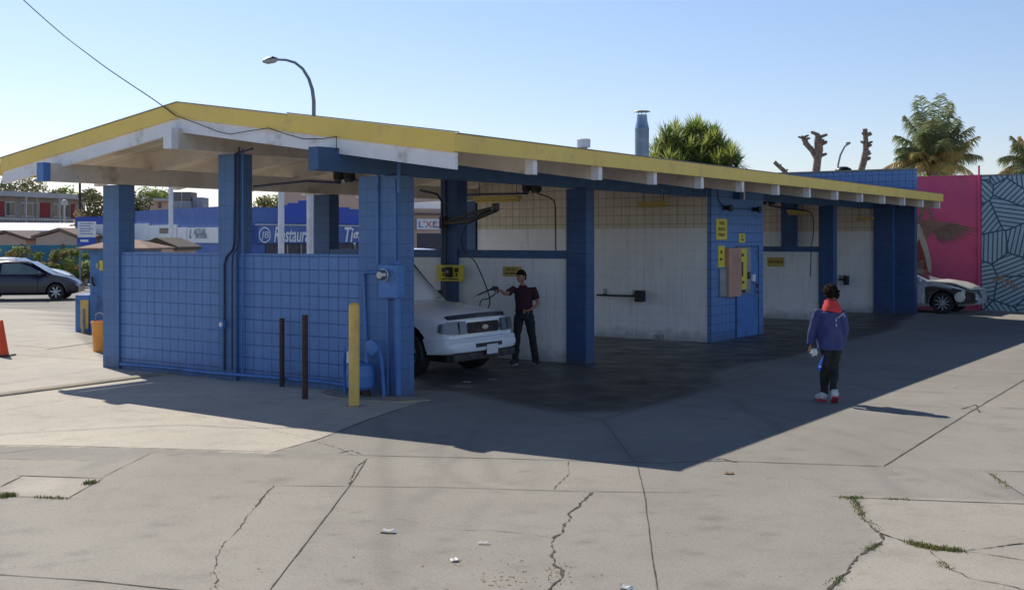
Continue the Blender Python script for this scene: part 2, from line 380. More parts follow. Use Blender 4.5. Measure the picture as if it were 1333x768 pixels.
joints=[([(-200,578),(70,580),(350,588)],.016),([(440,592),(660,597),(860,603),(940,600),(1150,607)],.018),([(350,590),(420,570),(480,546),(560,520)],.02),
 ([(1150,607),(1265,535),(1333,495),(1480,430)],.022),([(1270,529),(1333,532),(1500,540)],.014),([(357,632),(450,633),(600,635),(760,640),(900,641)],.012),
 ([(200,588),(130,623)],.008),([(478,597),(455,632),(350,770)],.013),([(830,605),(840,650),(856,775)],.012),([(1080,646),(1124,648),(1250,653),(1400,658)],.022),
 ([(1280,613),(1400,615)],.014),([(1285,615),(1340,650)],.010),([(0,535),(140,512),(225,498)],.01),([(0,597),(60,599)],.010),([(-60,598),(0,590),(70,583)],.01),
 ([(-40,745),(0,748),(120,756),(235,768),(300,778)],.014),([(20,619),(134,623)],.03),([(134,623),(90,648),(0,646)],.012),([(30,619),(0,634)],.02),
 ([(550,499),(660,525),(785,547)],.012),([(785,547),(1000,470),(1150,430)],.01),([(785,547),(826,602)],.008),([(60,455),(130,445)],.06),([(15,450),(60,452)],.03)]
cracks=[([(773,641),(750,660),(735,685),(722,700),(720,725),(732,745),(715,775)],.028,.03),([(357,632),(332,660)],.02,.015),([(332,660),(305,695),(280,725),(278,745),(285,780)],.009,.02),
 ([(515,675),(560,685),(600,690),(640,690),(700,697),(720,700)],.006,.012),([(1112,650),(1122,675),(1145,693)],.03,.02),([(1145,693),(1180,705),(1215,714),(1250,717)],.02,.02),
 ([(1250,717),(1290,713),(1340,706),(1400,700)],.018,.01),([(1146,694),(1148,706),(1118,725),(1100,745),(1075,778)],.03,.025),([(1210,716),(1232,737),(1262,752),(1340,770)],.01,.02),
 ([(1250,716),(1290,722),(1340,730)],.012,.01),([(740,600),(741,615),(722,637)],.008,.01),([(478,597),(462,612),(455,632)],.018,.02),([(440,590),(455,586),(470,592)],.02,.02),
 ([(405,573),(440,583),(460,592)],.008,.01),([(920,600),(940,597),(960,602)],.03,.02),([(1250,533),(1270,527),(1275,537)],.03,.01),([(250,540),(330,555),(410,572)],.006,.01),([(200,505),(280,520),(400,530)],.006,.01)]
jm=MB()
for p,w in joints: ribbon(jm,p,w*.75,.003,.004,.15,.45)
for p,w,j in cracks: ribbon(jm,p,w*.6,j*.6,.0044,.045,1.0)
o=jm.build('pavement_crack','joint',fixn=False); tag(o,'dark joints and cracks in the concrete slabs',kind='structure')
# weeds in the joints
def weeds(spots,seed):
    rr=random.Random(seed); mb=MB()
    for pts,n,h in spots:
        P=[G(x,y) for x,y in pts]
        for k in range(n):
            t_=rr.random()*(len(P)-1); i=min(int(t_),len(P)-2); p=P[i].lerp(P[i+1],t_-i)+Vector((rr.gauss(0,.025),rr.gauss(0,.025),0))
            a=rr.uniform(0,2*PI); hh=h*rr.uniform(.2,1.0)*.75; l=rr.uniform(.2,.9)*hh; w=.004
            d=Vector((math.cos(a),math.sin(a),0)); s_=Vector((-d.y,d.x,0))*w
            mb.add([p-s_,p+s_,p+d*l*.5+Vector((0,0,hh*.7))+s_*.7,p+d*l*.5+Vector((0,0,hh*.7))-s_*.7,p+d*l+Vector((0,0,hh))],[(0,1,2,3),(3,2,4)])
    o=mb.build('grass','grass_blade',fixn=False); tag(o,'short green weeds growing in the pavement cracks',kind='stuff')
weeds([([(1098,648),(1120,648)],180,.03),([(1112,650),(1122,672)],200,.035),([(1122,672),(1145,690)],60,.02),([(1150,649),(1180,650)],120,.02),([(1185,707),(1215,714),(1250,717)],650,.045),([(1128,716),(1145,708)],120,.03),
 ([(1085,762),(1095,750)],90,.03),([(1290,617),(1315,636)],160,.02),([(0,647),(18,645)],260,.06),([(45,647),(85,649)],160,.03),([(112,630),(124,628)],140,.05),([(1222,732),(1235,740)],60,.02),([(715,768),(730,735)],50,.015)],4)
# low kerb running from the front wall to the left
a=G(-120,532);b_=G(246,484.5)
d=(b_-a).normalized(); n=Vector((-d.y,d.x,0)); L=(b_-a).length
mb=MB(); segs=40; prof=[(0,0),(.01,.02),(.05,.032),(.2,.034),(.28,.0)]
vs=[];fs=[]
for i in range(segs+1):
    p=a+d*L*i/segs
    for (q,z) in prof:
        vs.append(p+n*(q+R.uniform(-.004,.004))+Vector((0,0,z*(1 if i<segs-3 else (segs-i)/4))))
k_=len(prof)
for i in range(segs):
    for j in range(k_-1): fs.append((i*k_+j,i*k_+j+1,(i+1)*k_+j+1,(i+1)*k_+j))
mb.add(vs,fs); o=mb.build('kerb','kerb_concrete'); tag(o,'low worn kerb edge left of the blue wall',kind='structure')
# street beyond
pm('asphalt_old',(.3,.29,.27),(.36,.34,.31),.4,.9,bumpy=.2,grime=(.2,.19,.18),gscale=.3)
def gpoly(name,pts,z,mat,label):
    mb=MB(); P=[G(x,y) for x,y in pts]; mb.add([(p.x,p.y,z) for p in P],[tuple(range(len(P)))]); o=mb.build(name,mat,fixn=False)
    me=o.data
    if me.polygons[0].normal.z<0: me.flip_normals()
    return tag(o,label,kind='structure')
gpoly('road',[(-700,401),(250,401),(700,401),(1100,372),(1100,360),(-700,360)],.004,'asphalt_old','old grey street beyond the lot')
mb=MB()
p0=G(-700,359.5);p1=G(1100,359.5); d=(p1-p0).normalized(); n=Vector((-d.y,d.x,0))
mb.prism([p0,p0+n*5,p0+n*5+Vector((0,0,.13)),p0+Vector((0,0,.13))],p1-p0)
o=mb.build('pavement','kerb_concrete'); tag(o,'raised pavement on the far side of the street',kind='structure')
# ---------------------------------------------------------------- the car wash
cw=wempty('car_wash_building',(-3.36,0,0),label='low open car wash building with blue block walls and a yellow edged gable roof',cat='building')
def part(name,mb,mat,parent=cw,bevel=0,smooth=False): return mb.build(name,mat,parent,bevel,smooth)
RZ=lambda x:4.286-.1418*abs(x+3.36)
Y0,Y1=-1.15,22.45; XL,XR=-8.0,1.86
def slab(mb,y0,y1,x0,x1,t0,t1):      # layer following the roof pitch between depths t0..t1 under the top
    xs=[x0]+([-3.36] if x0<-3.36<x1 else [])+[x1]
    for a,b in zip(xs[:-1],xs[1:]):
        mb.prism([(a,y0,RZ(a)-t0),(b,y0,RZ(b)-t0),(b,y0,RZ(b)-t1),(a,y0,RZ(a)-t1)],(0,y1-y0,0))
roof=MB(); slab(roof,Y0+.04,Y1,XL+.04,XR-.04,.0,.06); roof_o=part('roof',roof,'roof_felt')
sf=MB(); slab(sf,Y0+.06,Y1-.02,XL+.06,XR-.06,.062,.085); part('soffit',sf,'soffit',roof_o) if False else None
o=sf.build('soffit','soffit'); o.parent=roof_o; o.matrix_parent_inverse=parent_world(roof_o).inverted()
def sub(name,mb,mat,parent,**k):
    o=mb.build(name,mat,**k); o.parent=parent; o.matrix_parent_inverse=parent_world(parent).inverted(); return o
def pworld(p): return parent_world(p)
f=MB()
slab(f,Y0-.04,Y0,XL,XR,-.012,.215); f2=MB()
for xx in (XL-.03,XR-.0): f2.box(xx,xx+.035,Y0-.04 if xx<0 else Y0-.0415,Y1+.02,RZ(XR)-.205,RZ(XR)+.014)
sub('fascia',f,'yellow_paint',roof_o); sub('fascia',f2,'yellow_paint',roof_o)
f3=MB(); slab(f3,Y0-.052,Y0-.0415,-1.02,XR+.035,-.035,.2); sub('fascia',f3,'yellow_paint',roof_o)
fl=MB(); slab(fl,Y0-.05,Y0+.03,XL-.04,-1.03,-.03,-.013); slab(fl,Y0-.06,Y0+.03,-1.03,XR+.045,-.05,-.037); fl.box(XR-.02,XR+.045,Y0+.0305,Y1+.03,RZ(XR)+.016,RZ(XR)+.03); fl.box(XL-.04,XL+.02,Y0+.0305,Y1+.03,RZ(XR)+.016,RZ(XR)+.03)
sub('edge_flashing',fl,'flashing',roof_o)
bg=MB(); slab(bg,Y0+.001,Y0+.06,XL-.0,XR-.001,.2155,.43); sub('barge_board',bg,'white_paint',roof_o)
# rafters: sloping beams with white painted tails
ys=[-1.0]+[ -1.08+1.8*i for i in range(1,14)]
for y in ys[1:]:
    for s in (-1,1):
        xe=XR-.03 if s>0 else XL+.04
        def seg(x0,x1,taper=0):
            mb=MB(); a,b=(x0,x1)
            mb.prism([(a,y-.05,RZ(a)-.086),(b,y-.05,RZ(b)-.086),(b,y-.05,RZ(b)-.42),(a,y-.05,RZ(a)-.42)],(0,.1,0)); return mb
        inner=-3.27 if s>0 else -3.47
        rf=sub('rafter',seg(inner,xe-s*.13),'cream_beam',roof_o)
        tl=MB(); a,b=xe-s*.13,xe
        tl.prism([(a,y-.056,RZ(a)-.088),(b,y-.056,RZ(b)-.088),(b,y-.056,RZ(b)-.41),(a,y-.056,RZ(a)-.425)],(0,.112,0)); sub('rafter',tl,'white_paint',roof_o)
        if s>0:
            pass
# beams
def beam(x0,x1,y0,y1,z0,z1,mat,capm=None,capl=.03):
    mb=MB(); mb.box(x0,x1,y0+(capl if capm else 0),y1,z0,z1); o=part('beam',mb,mat,bevel=.006)
    if capm: c=MB(); c.box(x0-.002,x1+.002,y0,y0+capl+.1,z0-.002,z1+.002); sub('beam_cap',c,capm,o)
beam(-.28,-.1,-1.55,22.4,3.16,3.47,'blue_beam')
beam(-3.46,-3.28,-1.36,22.4,3.60,3.90,'cream_beam','white_paint')
beam(-6.45,-6.27,-1.5,22.4,3.19,3.49,'cream_beam','blue_paint')
# block filling between header and roof on the divider lines comes with the walls
def column(x0,x1,y0,y1,z1,mat='blue_column'):
    mb=MB(); mb.box(x0,x1,y0,y1,0,z1); part('column',mb,mat,bevel=.006)
column(-6.74,-6.3,-.03,.3,3.185); column(-3.76,-3.34,-.04,.3,3.60); column(-.76,0,-.03,.32,3.155)
column(-6.74,-6.3,5.2,5.5,3.185,'blue_block_shaded'); column(-3.3,-2.9,5.16,5.5,3.60,'blue_block_shaded'); column(-.42,0,5.17,5.47,3.155,'blue_block_shaded')
column(-.42,0,18.4,18.7,3.155,'blue_block_shaded'); column(-2.95,-2.5,22.1,22.36,3.6,'blue_block_shaded'); column(-6.74,-6.3,18.4,18.7,3.185,'blue_block_shaded'); column(-6.74,-6.3,10.4,10.7,3.185,'blue_block_shaded')
# front low wall
w=MB(); w.box(-6.3,-3.76,.02,.22,0,2.02); w.box(-3.34,-.76,.02,.22,0,2.02); part('low_wall',w,'blue_block')
# divider low walls: white below, blue cap course on top
for yy in (5.23,18.45):
    for x0,x1 in (((-6.3,-3.3),(-2.9,-.42)) if yy<6 else ((-6.3,-.42),)):
        w=MB(); w.box(x0,x1,yy,yy+.2,0,1.885); lw=part('low_wall',w,'bay_block')
        c=MB(); c.box(x0,x1,yy-.02,yy+.22,1.887,2.035); sub('wall_cap',c,'blue_beam',lw,bevel=.008)
# full dividers and the equipment room
def gable_wall(name,y0,y1,x0,x1,mat,zb=0,drop=.088):
    mb=MB(); xs=[x0]+([-3.36] if x0<-3.36<x1 else [])+[x1]
    for a,b in zip(xs[:-1],xs[1:]): mb.prism([(a,y0,zb),(b,y0,zb),(b,y0,RZ(b)-drop),(a,y0,RZ(a)-drop)],(0,y1-y0,0))
    return part(name,mb,mat)
gable_wall('divider_wall',10.44,10.64,-6.26,-.075,'bay_block')
gable_wall('divider_wall',13.13,13.33,-6.26,-.075,'bay_block')
rw=MB(); rw.box(-.072,.03,10.43,13.34,0,3.74); room=part('room_wall',rw,'blue_block')
gable_wall('end_lining',22.4,22.48,-6.26,-.1,'bay_block')
ew=MB(); ew.box(-7.2,1.06,22.5,22.78,0,3.72); part('end_wall',ew,'blue_block_shaded'); ew=MB(); ew.box(-7.2,1.06,22.5,22.78,3.722,4.31); part('parapet',ew,'blue_block')  # shade painted in: lower wall takes the darker blue, sky-lit top the lighter
pl=MB(); pl.box(-.097,.45,22.3,22.497,0,3.35); part('pilaster',pl,'blue_block_shaded')
dl=MB(); dl.box(.452,.47,22.47,22.498,0,3.4); part('downpipe',dl,'blue_paint')
cp=MB(); cp.box(-7.24,1.1,22.46,22.82,4.312,4.36); part('coping',cp,'flashing')
# the door in the room's side: frame, leaf, hinges
def onx(px,py,x=.03): return WX(px,py,x)
ya,yb=onx(958,400).y,onx(986,400).y; zt=onx(965,322).z
dr=MB(); dr.box(.031,.045,ya,yb,.02,zt); door=part('door',dr,'blue_paint',bevel=.004)
fr=MB(); fr.box(.031,.06,ya-.03,ya-.002,.0,zt+.03); fr.box(.031,.06,yb+.002,yb+.03,.0,zt+.03); fr.box(.031,.06,ya-.002,yb+.002,zt+.002,zt+.03)
sub('door_frame',fr,'blue_beam',door)
p=onx(983,385); h=MB(); h.tube([(.046,p.y,p.z),(.1,p.y,p.z),(.1,p.y-.12,p.z)],.012); sub('handle',h,'steel',door)
for zz in (.35,1.0): h=MB(); h.box(.046,.056,ya+.0,ya+.03,zz,zz+.1); sub('hinge',h,'pipe_dark',door)

# ---------------- things fixed to the room's side
def rect_x(px0,py0,px1,py1,x,t,mb):      # board on the plane x seen between two corners
    a=WX(px0,(py0+py1)/2,x);b=WX(px1,(py0+py1)/2,x); za=WX((px0+px1)/2,py0,x).z; zb=WX((px0+px1)/2,py1,x).z
    mb.box(x,x+t,a.y,b.y,zb,za); return (a.y,b.y,zb,za)
def sign_x(name,px0,py0,px1,py1,x,mat,label,lines,t=.01,ink='sign_ink',size=None,cat='sign'):
    mb=MB(); y0,y1,z0,z1=rect_x(px0,py0,px1,py1,x,t,mb)
    c=Vector((x,(y0+y1)/2,z0)); e=wempty(name,c,label=label,cat=cat)
    mb.build('panel',mat,e,bevel=.003)
    n=len(lines)
    for i,s_ in enumerate(lines):
        h=(z1-z0)/(n+.6); sz=min(size or h*.8,(y1-y0)/max(1,len(s_))*1.45)
        text(s_,'lettering',ink,e,sz,(x+t+.003,(y0+y1)/2,z1-h*(i+.8)),(PI/2,0,PI/2))
    return e
sign_x('wall_sign',932,285,946,312,.03,'sign_yellow','yellow notice with three lines of black writing high on the blue room wall',['THREE','VEHICLE','PERIOD'])
sign_x('wall_sign',962,304,969.5,316,.03,'sign_yellow','tiny yellow notice above the payment cabinet on the blue room wall',['NO','PARK'])
# payment cabinet: steel frame, open plywood door, yellow instruction sheets
cb=wempty('payment_cabinet',(.03,onx(955,386).y,onx(955,386).z),label='open metal payment cabinet with a plywood door and yellow instruction sheets',cat='cabinet')
def rx(name,a,mat,x,t): mb=MB(); rect_x(*a,x,t,mb); return mb.build(name,mat,cb,bevel=.003)
rx('left_panel',(935,350,943.5,386),'galv',.031,.05); y_=rx('plywood_door',(943.7,323,960,386),'plywood',.031,.1)
rx('frame',(960.3,322,976,382),'galv',.061,.03); rx('instruction_sheet',(961.5,324,972,377),'sign_yellow',.093,.006); rx('instruction_sheet',(934.5,320,943,348),'sign_yellow',.031,.012)
mb=MB(); rect_x(961,377.6,970,381,.093,.01,mb); mb.build('coin_slot','black_plastic',cb); 
mb=MB(); rect_x(973,354,976,363,.093,.02,mb); mb.build('lock','black_plastic',cb)
mb=MB()
for q in ((964,341,967.5,360),(965,330,968,334),(966,366,969,369)): rect_x(*q,.1,.003,mb)
for q in ((938,326,940,330),(937,336,940,339)): rect_x(*q,.044,.003,mb)
mb.build('printed_mark','sign_ink',cb)
ph=wempty('intercom_phone',(.05,onx(980,380).y,onx(980,380).z),label='small white handset unit hanging beside the blue door',cat='phone')
mb=MB(); rect_x(977.5,357,981,366,.046,.05,mb); mb.build('handset','white_paint',ph,bevel=.006)
p=onx(979,366);q=onx(981,378);r=onx(985,376); mb=MB(); mb.tube([(.08,p.y,p.z),(.09,q.y,q.z),(.09,r.y,r.z-.1),(.06,r.y+.05,r.z)],.012); mb.build('cord','steel',ph)
mb=MB(); rect_x(983,369,986,375,.046,.03,mb); mb.build('button_box','pipe_dark',ph,bevel=.004)
for px,py,lab in ((942,271,'left'),(980,273,'right')):
    p=onx(px,py); e=wempty('flood_light',(.03,p.y,p.z),label='small black flood light above the %s on the blue room wall'%('tallest yellow notice' if lab=='left' else 'blue door'),cat='flood light',group='flood lights on the blue room wall')
    mb=MB(); mb.lathe([(.03,0),(.05,.02),(.085,.12),(.09,.14)],(.08,p.y,p.z),12,'X'); mb.build('lamp_head','black_plastic',e,smooth=True)
    mb=MB(); mb.box(.031,.09,p.y-.05,p.y+.05,p.z-.04,p.z+.05); mb.build('mounting_box','pipe_dark',e,bevel=.006)
p0,p1=onx(942,271),onx(980,273); a=onx(933,262)
mb=MB(); mb.tube([(.045,p0.y,p0.z),(.045,p1.y,p1.z)],.008,6); mb.tube([(.045,p0.y,p0.z),(.045,a.y+.05,a.z+.02),(.045,a.y,a.z+.25)],.009,6)
o=mb.build('lamp_cable','pipe_dark'); tag(o,'thin dark cable linking the two flood lights on the blue wall','cable')
mb=MB(); p=onx(958,254); mb.box(.031,.2,p.y-.16,p.y+.1,p.z-.1,p.z+.12); e=wempty('wall_speaker',(.03,p.y,p.z-.1),label='small blue box with a white strip under the eave of the blue room',cat='box')
mb.build('casing','blue_beam',e,bevel=.01); mb=MB(); mb.box(.202,.21,p.y+.03,p.y+.09,p.z-.1,p.z+.11); mb.build('white_strip','white_paint',e)
# ---------------- signs on the bay walls (planes facing the lot)
def sign_y(name,px0,py0,px1,py1,y,mat,label,lines,ink='sign_ink',cat='sign',t=.012,sx=1):
    a=WYp(px0,(py0+py1)/2,y);b=WYp(px1,(py0+py1)/2,y); z1=WYp((px0+px1)/2,py0,y).z; z0=WYp((px0+px1)/2,py1,y).z
    mb=MB(); mb.box(a.x,b.x,y-t,y,z0,z1); e=wempty(name,((a.x+b.x)/2,y,z0),label=label,cat=cat)
    mb.build('panel',mat,e,bevel=.003); n=len(lines)
    for i,s_ in enumerate(lines):
        h=(z1-z0)/(n+.6); sz=min(h*.95,(b.x-a.x)/max(1,len(s_))*1.45)
        text(s_,'lettering',ink,e,sz,((a.x+b.x)/2,y-t-.003,z1-h*(i+.8)),(PI/2,0,0))
    return e,(a.x,b.x,z0,z1)
sign_y('wall_sign',655,347,679,360,5.228,'sign_old','faded yellow board on the white divider behind the man',['NOTICE','ALL VEHICLES'],'sign_ink')
sign_y('wall_sign',999,335,1021,347,18.448,'sign_old','faded yellow board on the white divider right of the blue room',['NOTICE'],'sign_ink')
e,bb=sign_y('wash_selector_sign',569,345,604,366,5.145,'sign_yellow','bright yellow wash instruction board with a black selector box on the blue post',[])
cx_=(bb[0]+bb[1])/2; zz=(bb[2]+bb[3])/2
mb=MB(); mb.box(cx_-.07,cx_+.07,5.06,5.131,zz-.08,zz+.12); mb.build('selector_box','black_plastic',e,bevel=.008)
mb=MB(); mb.lathe([(.03,-.02),(.03,0)],(cx_,5.06,zz+.03),12,'Y'); mb.build('dial','steel',e)
mb=MB()
for s in (-1,1):
    mb.box(cx_+s*.16-.045,cx_+s*.16+.045,5.128,5.1325,zz+.02,zz+.1); mb.box(cx_+s*.16-.02,cx_+s*.16+.02,5.128,5.1325,zz-.06,zz+.0)
mb.box(cx_-.2,cx_+.2,5.128,5.1325,bb[2]+.03,bb[2]+.05); mb.build('printed_mark','sign_ink',e)
text('OUT','lettering','sign_ink',None,.13,(WYp(858,439,10.44).x,10.436,WYp(858,439,10.44).z),(PI/2,0,0)); o=bpy.data.objects['lettering'] if False else col.objects[-1]
tag(o,'dark hand painted word OUT low on the tall white wall','lettering'); o.name='painted_lettering'
# mat clamp bars
def bar_rail(px0,px1,py,y,label,bx0,bx1,by0,by1):
    a=WYp(px0,py,y-.12);b=WYp(px1,py+1,y-.12)
    e=wempty('mat_bar',(b.x,y,b.z),label=label,cat='bar',group='dark bars with pads on the white walls')
    mb=MB(); mb.tube([(a.x,y-.12,a.z),(b.x,y-.12,a.z)],.022); mb.build('bar','black_plastic',e)
    for f_ in (.15,.88):
        xx=a.x+(b.x-a.x)*f_; mb=MB(); mb.box(xx-.04,xx+.04,y-.03,y-.001,a.z-.02,a.z+.14); mb.tube([(xx,y-.12,a.z),(xx,y-.02,a.z+.06)],.014); mb.build('bracket','galv',e)
    c0=WYp(bx0,by0,y-.14);c1=WYp(bx1,by1,y-.14); mb=MB(); mb.obox(((c0.x+c1.x)/2,y-.12,(c0.z+c1.z)/2),(abs(c1.x-c0.x),.22,abs(c0.z-c1.z))); mb.build('pad','black_rubber',e,bevel=.015)
bar_rail(777,829,384,10.44,'long dark bar with black pad on the tall white wall',828,837,378,393)
bar_rail(1091,1099,364,22.4,'short dark bar with black pad on the farthest white wall',1099,1104,359,371)
# ---------------- lamps, pipes, booms, hoses under the roof
def strip_lamp(px0,py0,px1,py1,y,label):
    a=WYp(px0,(py0+py1)/2-.5,y); b=WYp(px1,(py0+py1)/2+.5,y); z0=WYp(px0,py1,y).z; z1=WYp(px0,py0,y).z
    e=wempty('strip_light',((a.x+b.x)/2,y,z0),label=label,cat='light',group='yellow strip lights in the wash bays')
    mb=MB(); mb.box(a.x,b.x,y-.13,y+.02,z0+(z1-z0)*.45,z1); mb.build('housing','fixture_yellow',e,bevel=.015)
    mb=MB(); mb.tube([(a.x+.04,y-.06,z0+(z1-z0)*.3),(b.x-.04,y-.06,z0+(z1-z0)*.3)],(z1-z0)*.22,10); mb.build('tube','sign_old',e,smooth=True)
    for xx in (a.x+.12,b.x-.12):
        mb=MB(); mb.tube([(xx,y-.03,z1),(xx,y-.03,RZ(xx)-.09)],.008,6); mb.build('hanger','pipe_dark',e)
strip_lamp(620,256,679,265,9.6,'long yellow strip light hanging over the second bay left of the blue column')
strip_lamp(832,263,871,271,10.25,'yellow strip light high on the beige block wall left of the blue room')
strip_lamp(1026,273,1051,281,20.9,'yellow strip light just right of the blue room')
strip_lamp(1114,283,1138,287,22.0,'yellow strip light in the farthest bay')
def boom(y,xc,pts,motor,label,gp_='ceiling hose booms in the bays',drop=None):
    e=wempty('hose_boom',(motor.x,motor.y,motor.z),label=label,cat='hose boom',group=gp_)
    mb=MB(); mb.lathe([(.06,-.1),(.11,-.08),(.11,.06),(.07,.1)],motor+Vector((-.12,0,.05)),12); mb.lathe([(.05,-.12),(.1,-.09),(.1,.05),(.06,.09)],motor+Vector((.14,0,.05)),12)
    mb.tube([motor+Vector((-.2,0,-.05)),motor+Vector((.2,0,-.05))],.04); mb.build('swivel_joint','black_rubber',e,smooth=True)
    mb=MB(); mb.tube([motor,motor+Vector((0,0,RZ(motor.x)-.1-motor.z))],.03); mb.build('ceiling_mount','pipe_dark',e)
    mb=MB(); mb.lathe([(.02,-.12),(.05,-.1),(.05,-.04),(.02,-.02)],motor,10); mb.build('spring','steel',e)
    mb=MB(); mb.tube(pts,.022,8); mb.build('arm','pipe_dark',e,smooth=True)
    if drop: mb=MB(); mb.tube(drop,.014,8); mb.build('hose','black_rubber',e,smooth=True)
    return e
m2=WYp(692,246,7.9)
boom(7.9,0,[m2+Vector((-.1,0,-.1)),WYp(640,253,7.9),WYp(575,255,7.9)],m2,'hose boom over the second bay with a hose hanging beside the blue column',
  drop=[m2+Vector((.15,0,-.1)),WYp(715,257,7.9),WYp(721,261,7.9),WYp(723,270,7.9),WYp(723.3,300,7.9),WYp(723.6,340,7.9),WYp(724,400,7.9)])
m3=WYp(448,231,2.7)
boom(2.7,0,[m3+Vector((-.1,0,-.1)),WYp(400,236,2.7),WYp(330,243,2.7)],m3,'hose boom over the first bay, seen above the low front wall',
  drop=[m3+Vector((.2,0,-.05)),m3+Vector((.9,0,-.1))])
m4=WYp(999,262,16.0)
boom(16,0,[m4+Vector((0,0,-.1)),WYp(1020,271,16),WYp(1046,274,16)],m4,'hose boom just right of the blue room with a thin hose hanging down',
  drop=[WYp(1046,274,16),WYp(1055,276,16),WYp(1059,285,16),WYp(1059,305,16),WYp(1056,321,16),WYp(1055,360,16)])
# swing arm of the first bay, pinned to the middle post and holding the man's hose
e=wempty('swing_arm',WYp(575,290,5.1),label='long dark swing arm slanting up from the blue middle post',cat='swing arm')
mb=MB(); a=WYp(577,290,5.1);b=WYp(645,270,4.0); mb.tube([a,a.lerp(b,.5)+Vector((0,0,.02)),b],[.02,.03,.035]); mb.tube([a+Vector((0,0,-.02)),a.lerp(b,.5)+Vector((0,0,-.1)),b+Vector((0,0,-.05))],[.02,.06,.045]); mb.build('arm','black_rubber',e,smooth=True)
mb=MB(); mb.lathe([(.05,-.07),(.07,-.05),(.07,.05),(.05,.07)],b,12); mb.build('end_joint','black_plastic',e,smooth=True)
mb=MB(); mb.box(a.x-.06,a.x+.06,5.05,5.158,a.z-.12,a.z+.12); mb.build('bracket','rust_dark',e)
mb=MB(); p=WYp(547,248,4.6);q=WYp(569,253,4.6); mb.tube([p,q,WYp(575,262,4.6),WYp(576,300,5.1),WYp(577,345,5.1)],.022); o=mb.build('supply_pipe','pipe_dark',smooth=True); tag(o,'dark supply pipe bending down the middle post to the yellow selector board','pipe')
mb=MB(); mb.tube([WYp(580,232,5.15),WYp(581,345,5.13)],.012); mb.tube([WYp(581,366,5.13),WYp(582,392,5.13)],.012); o=mb.build('thin_conduit','black_rubber'); tag(o,'thin black conduit down the front of the middle post','pipe')
# conduits on the front
def pipe(name,pts,r,mat,label,cat='pipe',group=None):
    mb=MB(); mb.tube(pts,r,8); o=mb.build(name,mat,smooth=True); tag(o,label,cat,group); return o
yF=-.065
def fp(px,py,y=yF): return WYp(px,py,y)
pipe('conduit',[fp(306,192,-.5)+Vector((0,.35,.0)),fp(306,200),fp(306,250),fp(305,300),fp(305,315),fp(303,325),fp(295,334),fp(292,343),fp(292,400),fp(292,440),fp(292,482)],.017,'pipe_dark','dark conduit with a white box, bending left down the middle front post')
pipe('conduit',[fp(311,192,-.09),fp(311,250,-.09),fp(311,315,-.09),fp(309,322,-.09),fp(303,332,-.09),fp(302,345,-.09),fp(302,482,-.09)],.013,'pipe_dark','thinner dark conduit running beside the one with the white box')
pipe('conduit',[fp(316,194,-.04),fp(316,330,-.04),fp(315,486,-.04)],.016,'blue_paint','blue straight pipe along the right edge of the middle front post')
e=wempty('junction_box',fp(292,428),label='small white electrical box on the conduit of the blue wall',cat='box'); c=fp(292,422)
mb=MB(); mb.obox((c.x,-.1,c.z),(.08,.06,.13)); mb.build('casing','blue_paint',e,bevel=.006); mb=MB(); mb.lathe([(.035,-.02),(.04,0)],(c.x,-.13,c.z),12,'Y'); mb.build('cover','white_paint',e)
pts=[Vector((-6.25,-.03,.09)),Vector((-5,-.035,.1)),Vector((-3.9,-.09,.1)),Vector((-3.2,-.09,.11)),Vector((-1.5,-.05,.12)),Vector((-.9,-.05,.1))]
pipe('base_pipe',pts,.025,'blue_paint','blue pipe running low along the foot of the front wall')
# draped cable and service wire
rp=Vector((-3.36,-1.22,4.1)); 
def catenary(a,b,sag,n=24): return [a.lerp(b,i/n)-Vector((0,0,sag*4*(i/n)*(1-i/n))) for i in range(n+1)]
def spl(P,n=14):
    out=[]
    for i in range(len(P)-1):
        a,b,c,d=P[max(i-1,0)],P[i],P[i+1],P[min(i+2,len(P)-1)]
        for k in range(n):
            t_=k/n; out.append(.5*((2*b)+(c-a)*t_+(2*a-5*b+4*c-d)*t_**2+(3*b-3*c+d-a)*t_**3))
    return out+[P[-1]]
pipe('service_wire',spl([rp,W(200,130,17.6),W(120,75,18.3),W(30,0,19.5),W(-200,-215,22)]),.0085,'black_rubber','overhead wire sloping up to the left from the roof ridge','wire')
def bb_(px,py): return WYp(px,py,-1.21)
pipe('draped_cable',[rp,bb_(262,163),bb_(285,172),bb_(300,175),bb_(322,171),bb_(350,167),bb_(370,174),bb_(395,181),bb_(420,181),bb_(438,178),bb_(438,196)],.006,'rust_dark','thin cable draped along the white barge board','cable')
# meter
xm=fp(505,370).x
e=wempty('electric_meter',(xm,-.03,fp(505,388,-.15).z),label='blue electric meter box with a round glass meter on the corner pier',cat='meter')
z0,z1=fp(505,388,-.2).z,fp(505,345,-.2).z; xa,xb=fp(493,370,-.2).x,fp(517,370,-.2).x
mb=MB(); mb.box(xa,xb,-.2,-.032,z0,z1); mb.build('box','blue_paint',e,bevel=.012)
c=fp(500,358,-.22); mb=MB(); mb.lathe([(.088,.0),(.09,-.03),(.075,-.035),(.072,-.1),(.05,-.125),(0.001,-.128)],(c.x,-.2,c.z),20,'Y'); mb.build('meter_glass','steel',e,smooth=True)
mb=MB(); mb.tube([(xb-.05,-.12,z1),(xb-.05,-.12,z1+.05)],.03); mb.build('conduit_hub','blue_paint',e)
zt=3.1
pipe('conduit',[(xm-.2,-.055,z1),(xm-.2,-.055,3.14)],.018,'blue_paint','thin blue conduit rising above the electric meter')
pipe('conduit',[(xb-.08,-.08,z0),(xb-.08,-.08,.03)],.04,'blue_paint','thick blue conduit dropping from the electric meter to the ground')
pipe('conduit',[(xa+.06,-.07,z0),(xa+.06,-.07,.03)],.018,'blue_paint','thin blue conduit dropping left of the thick one under the meter')
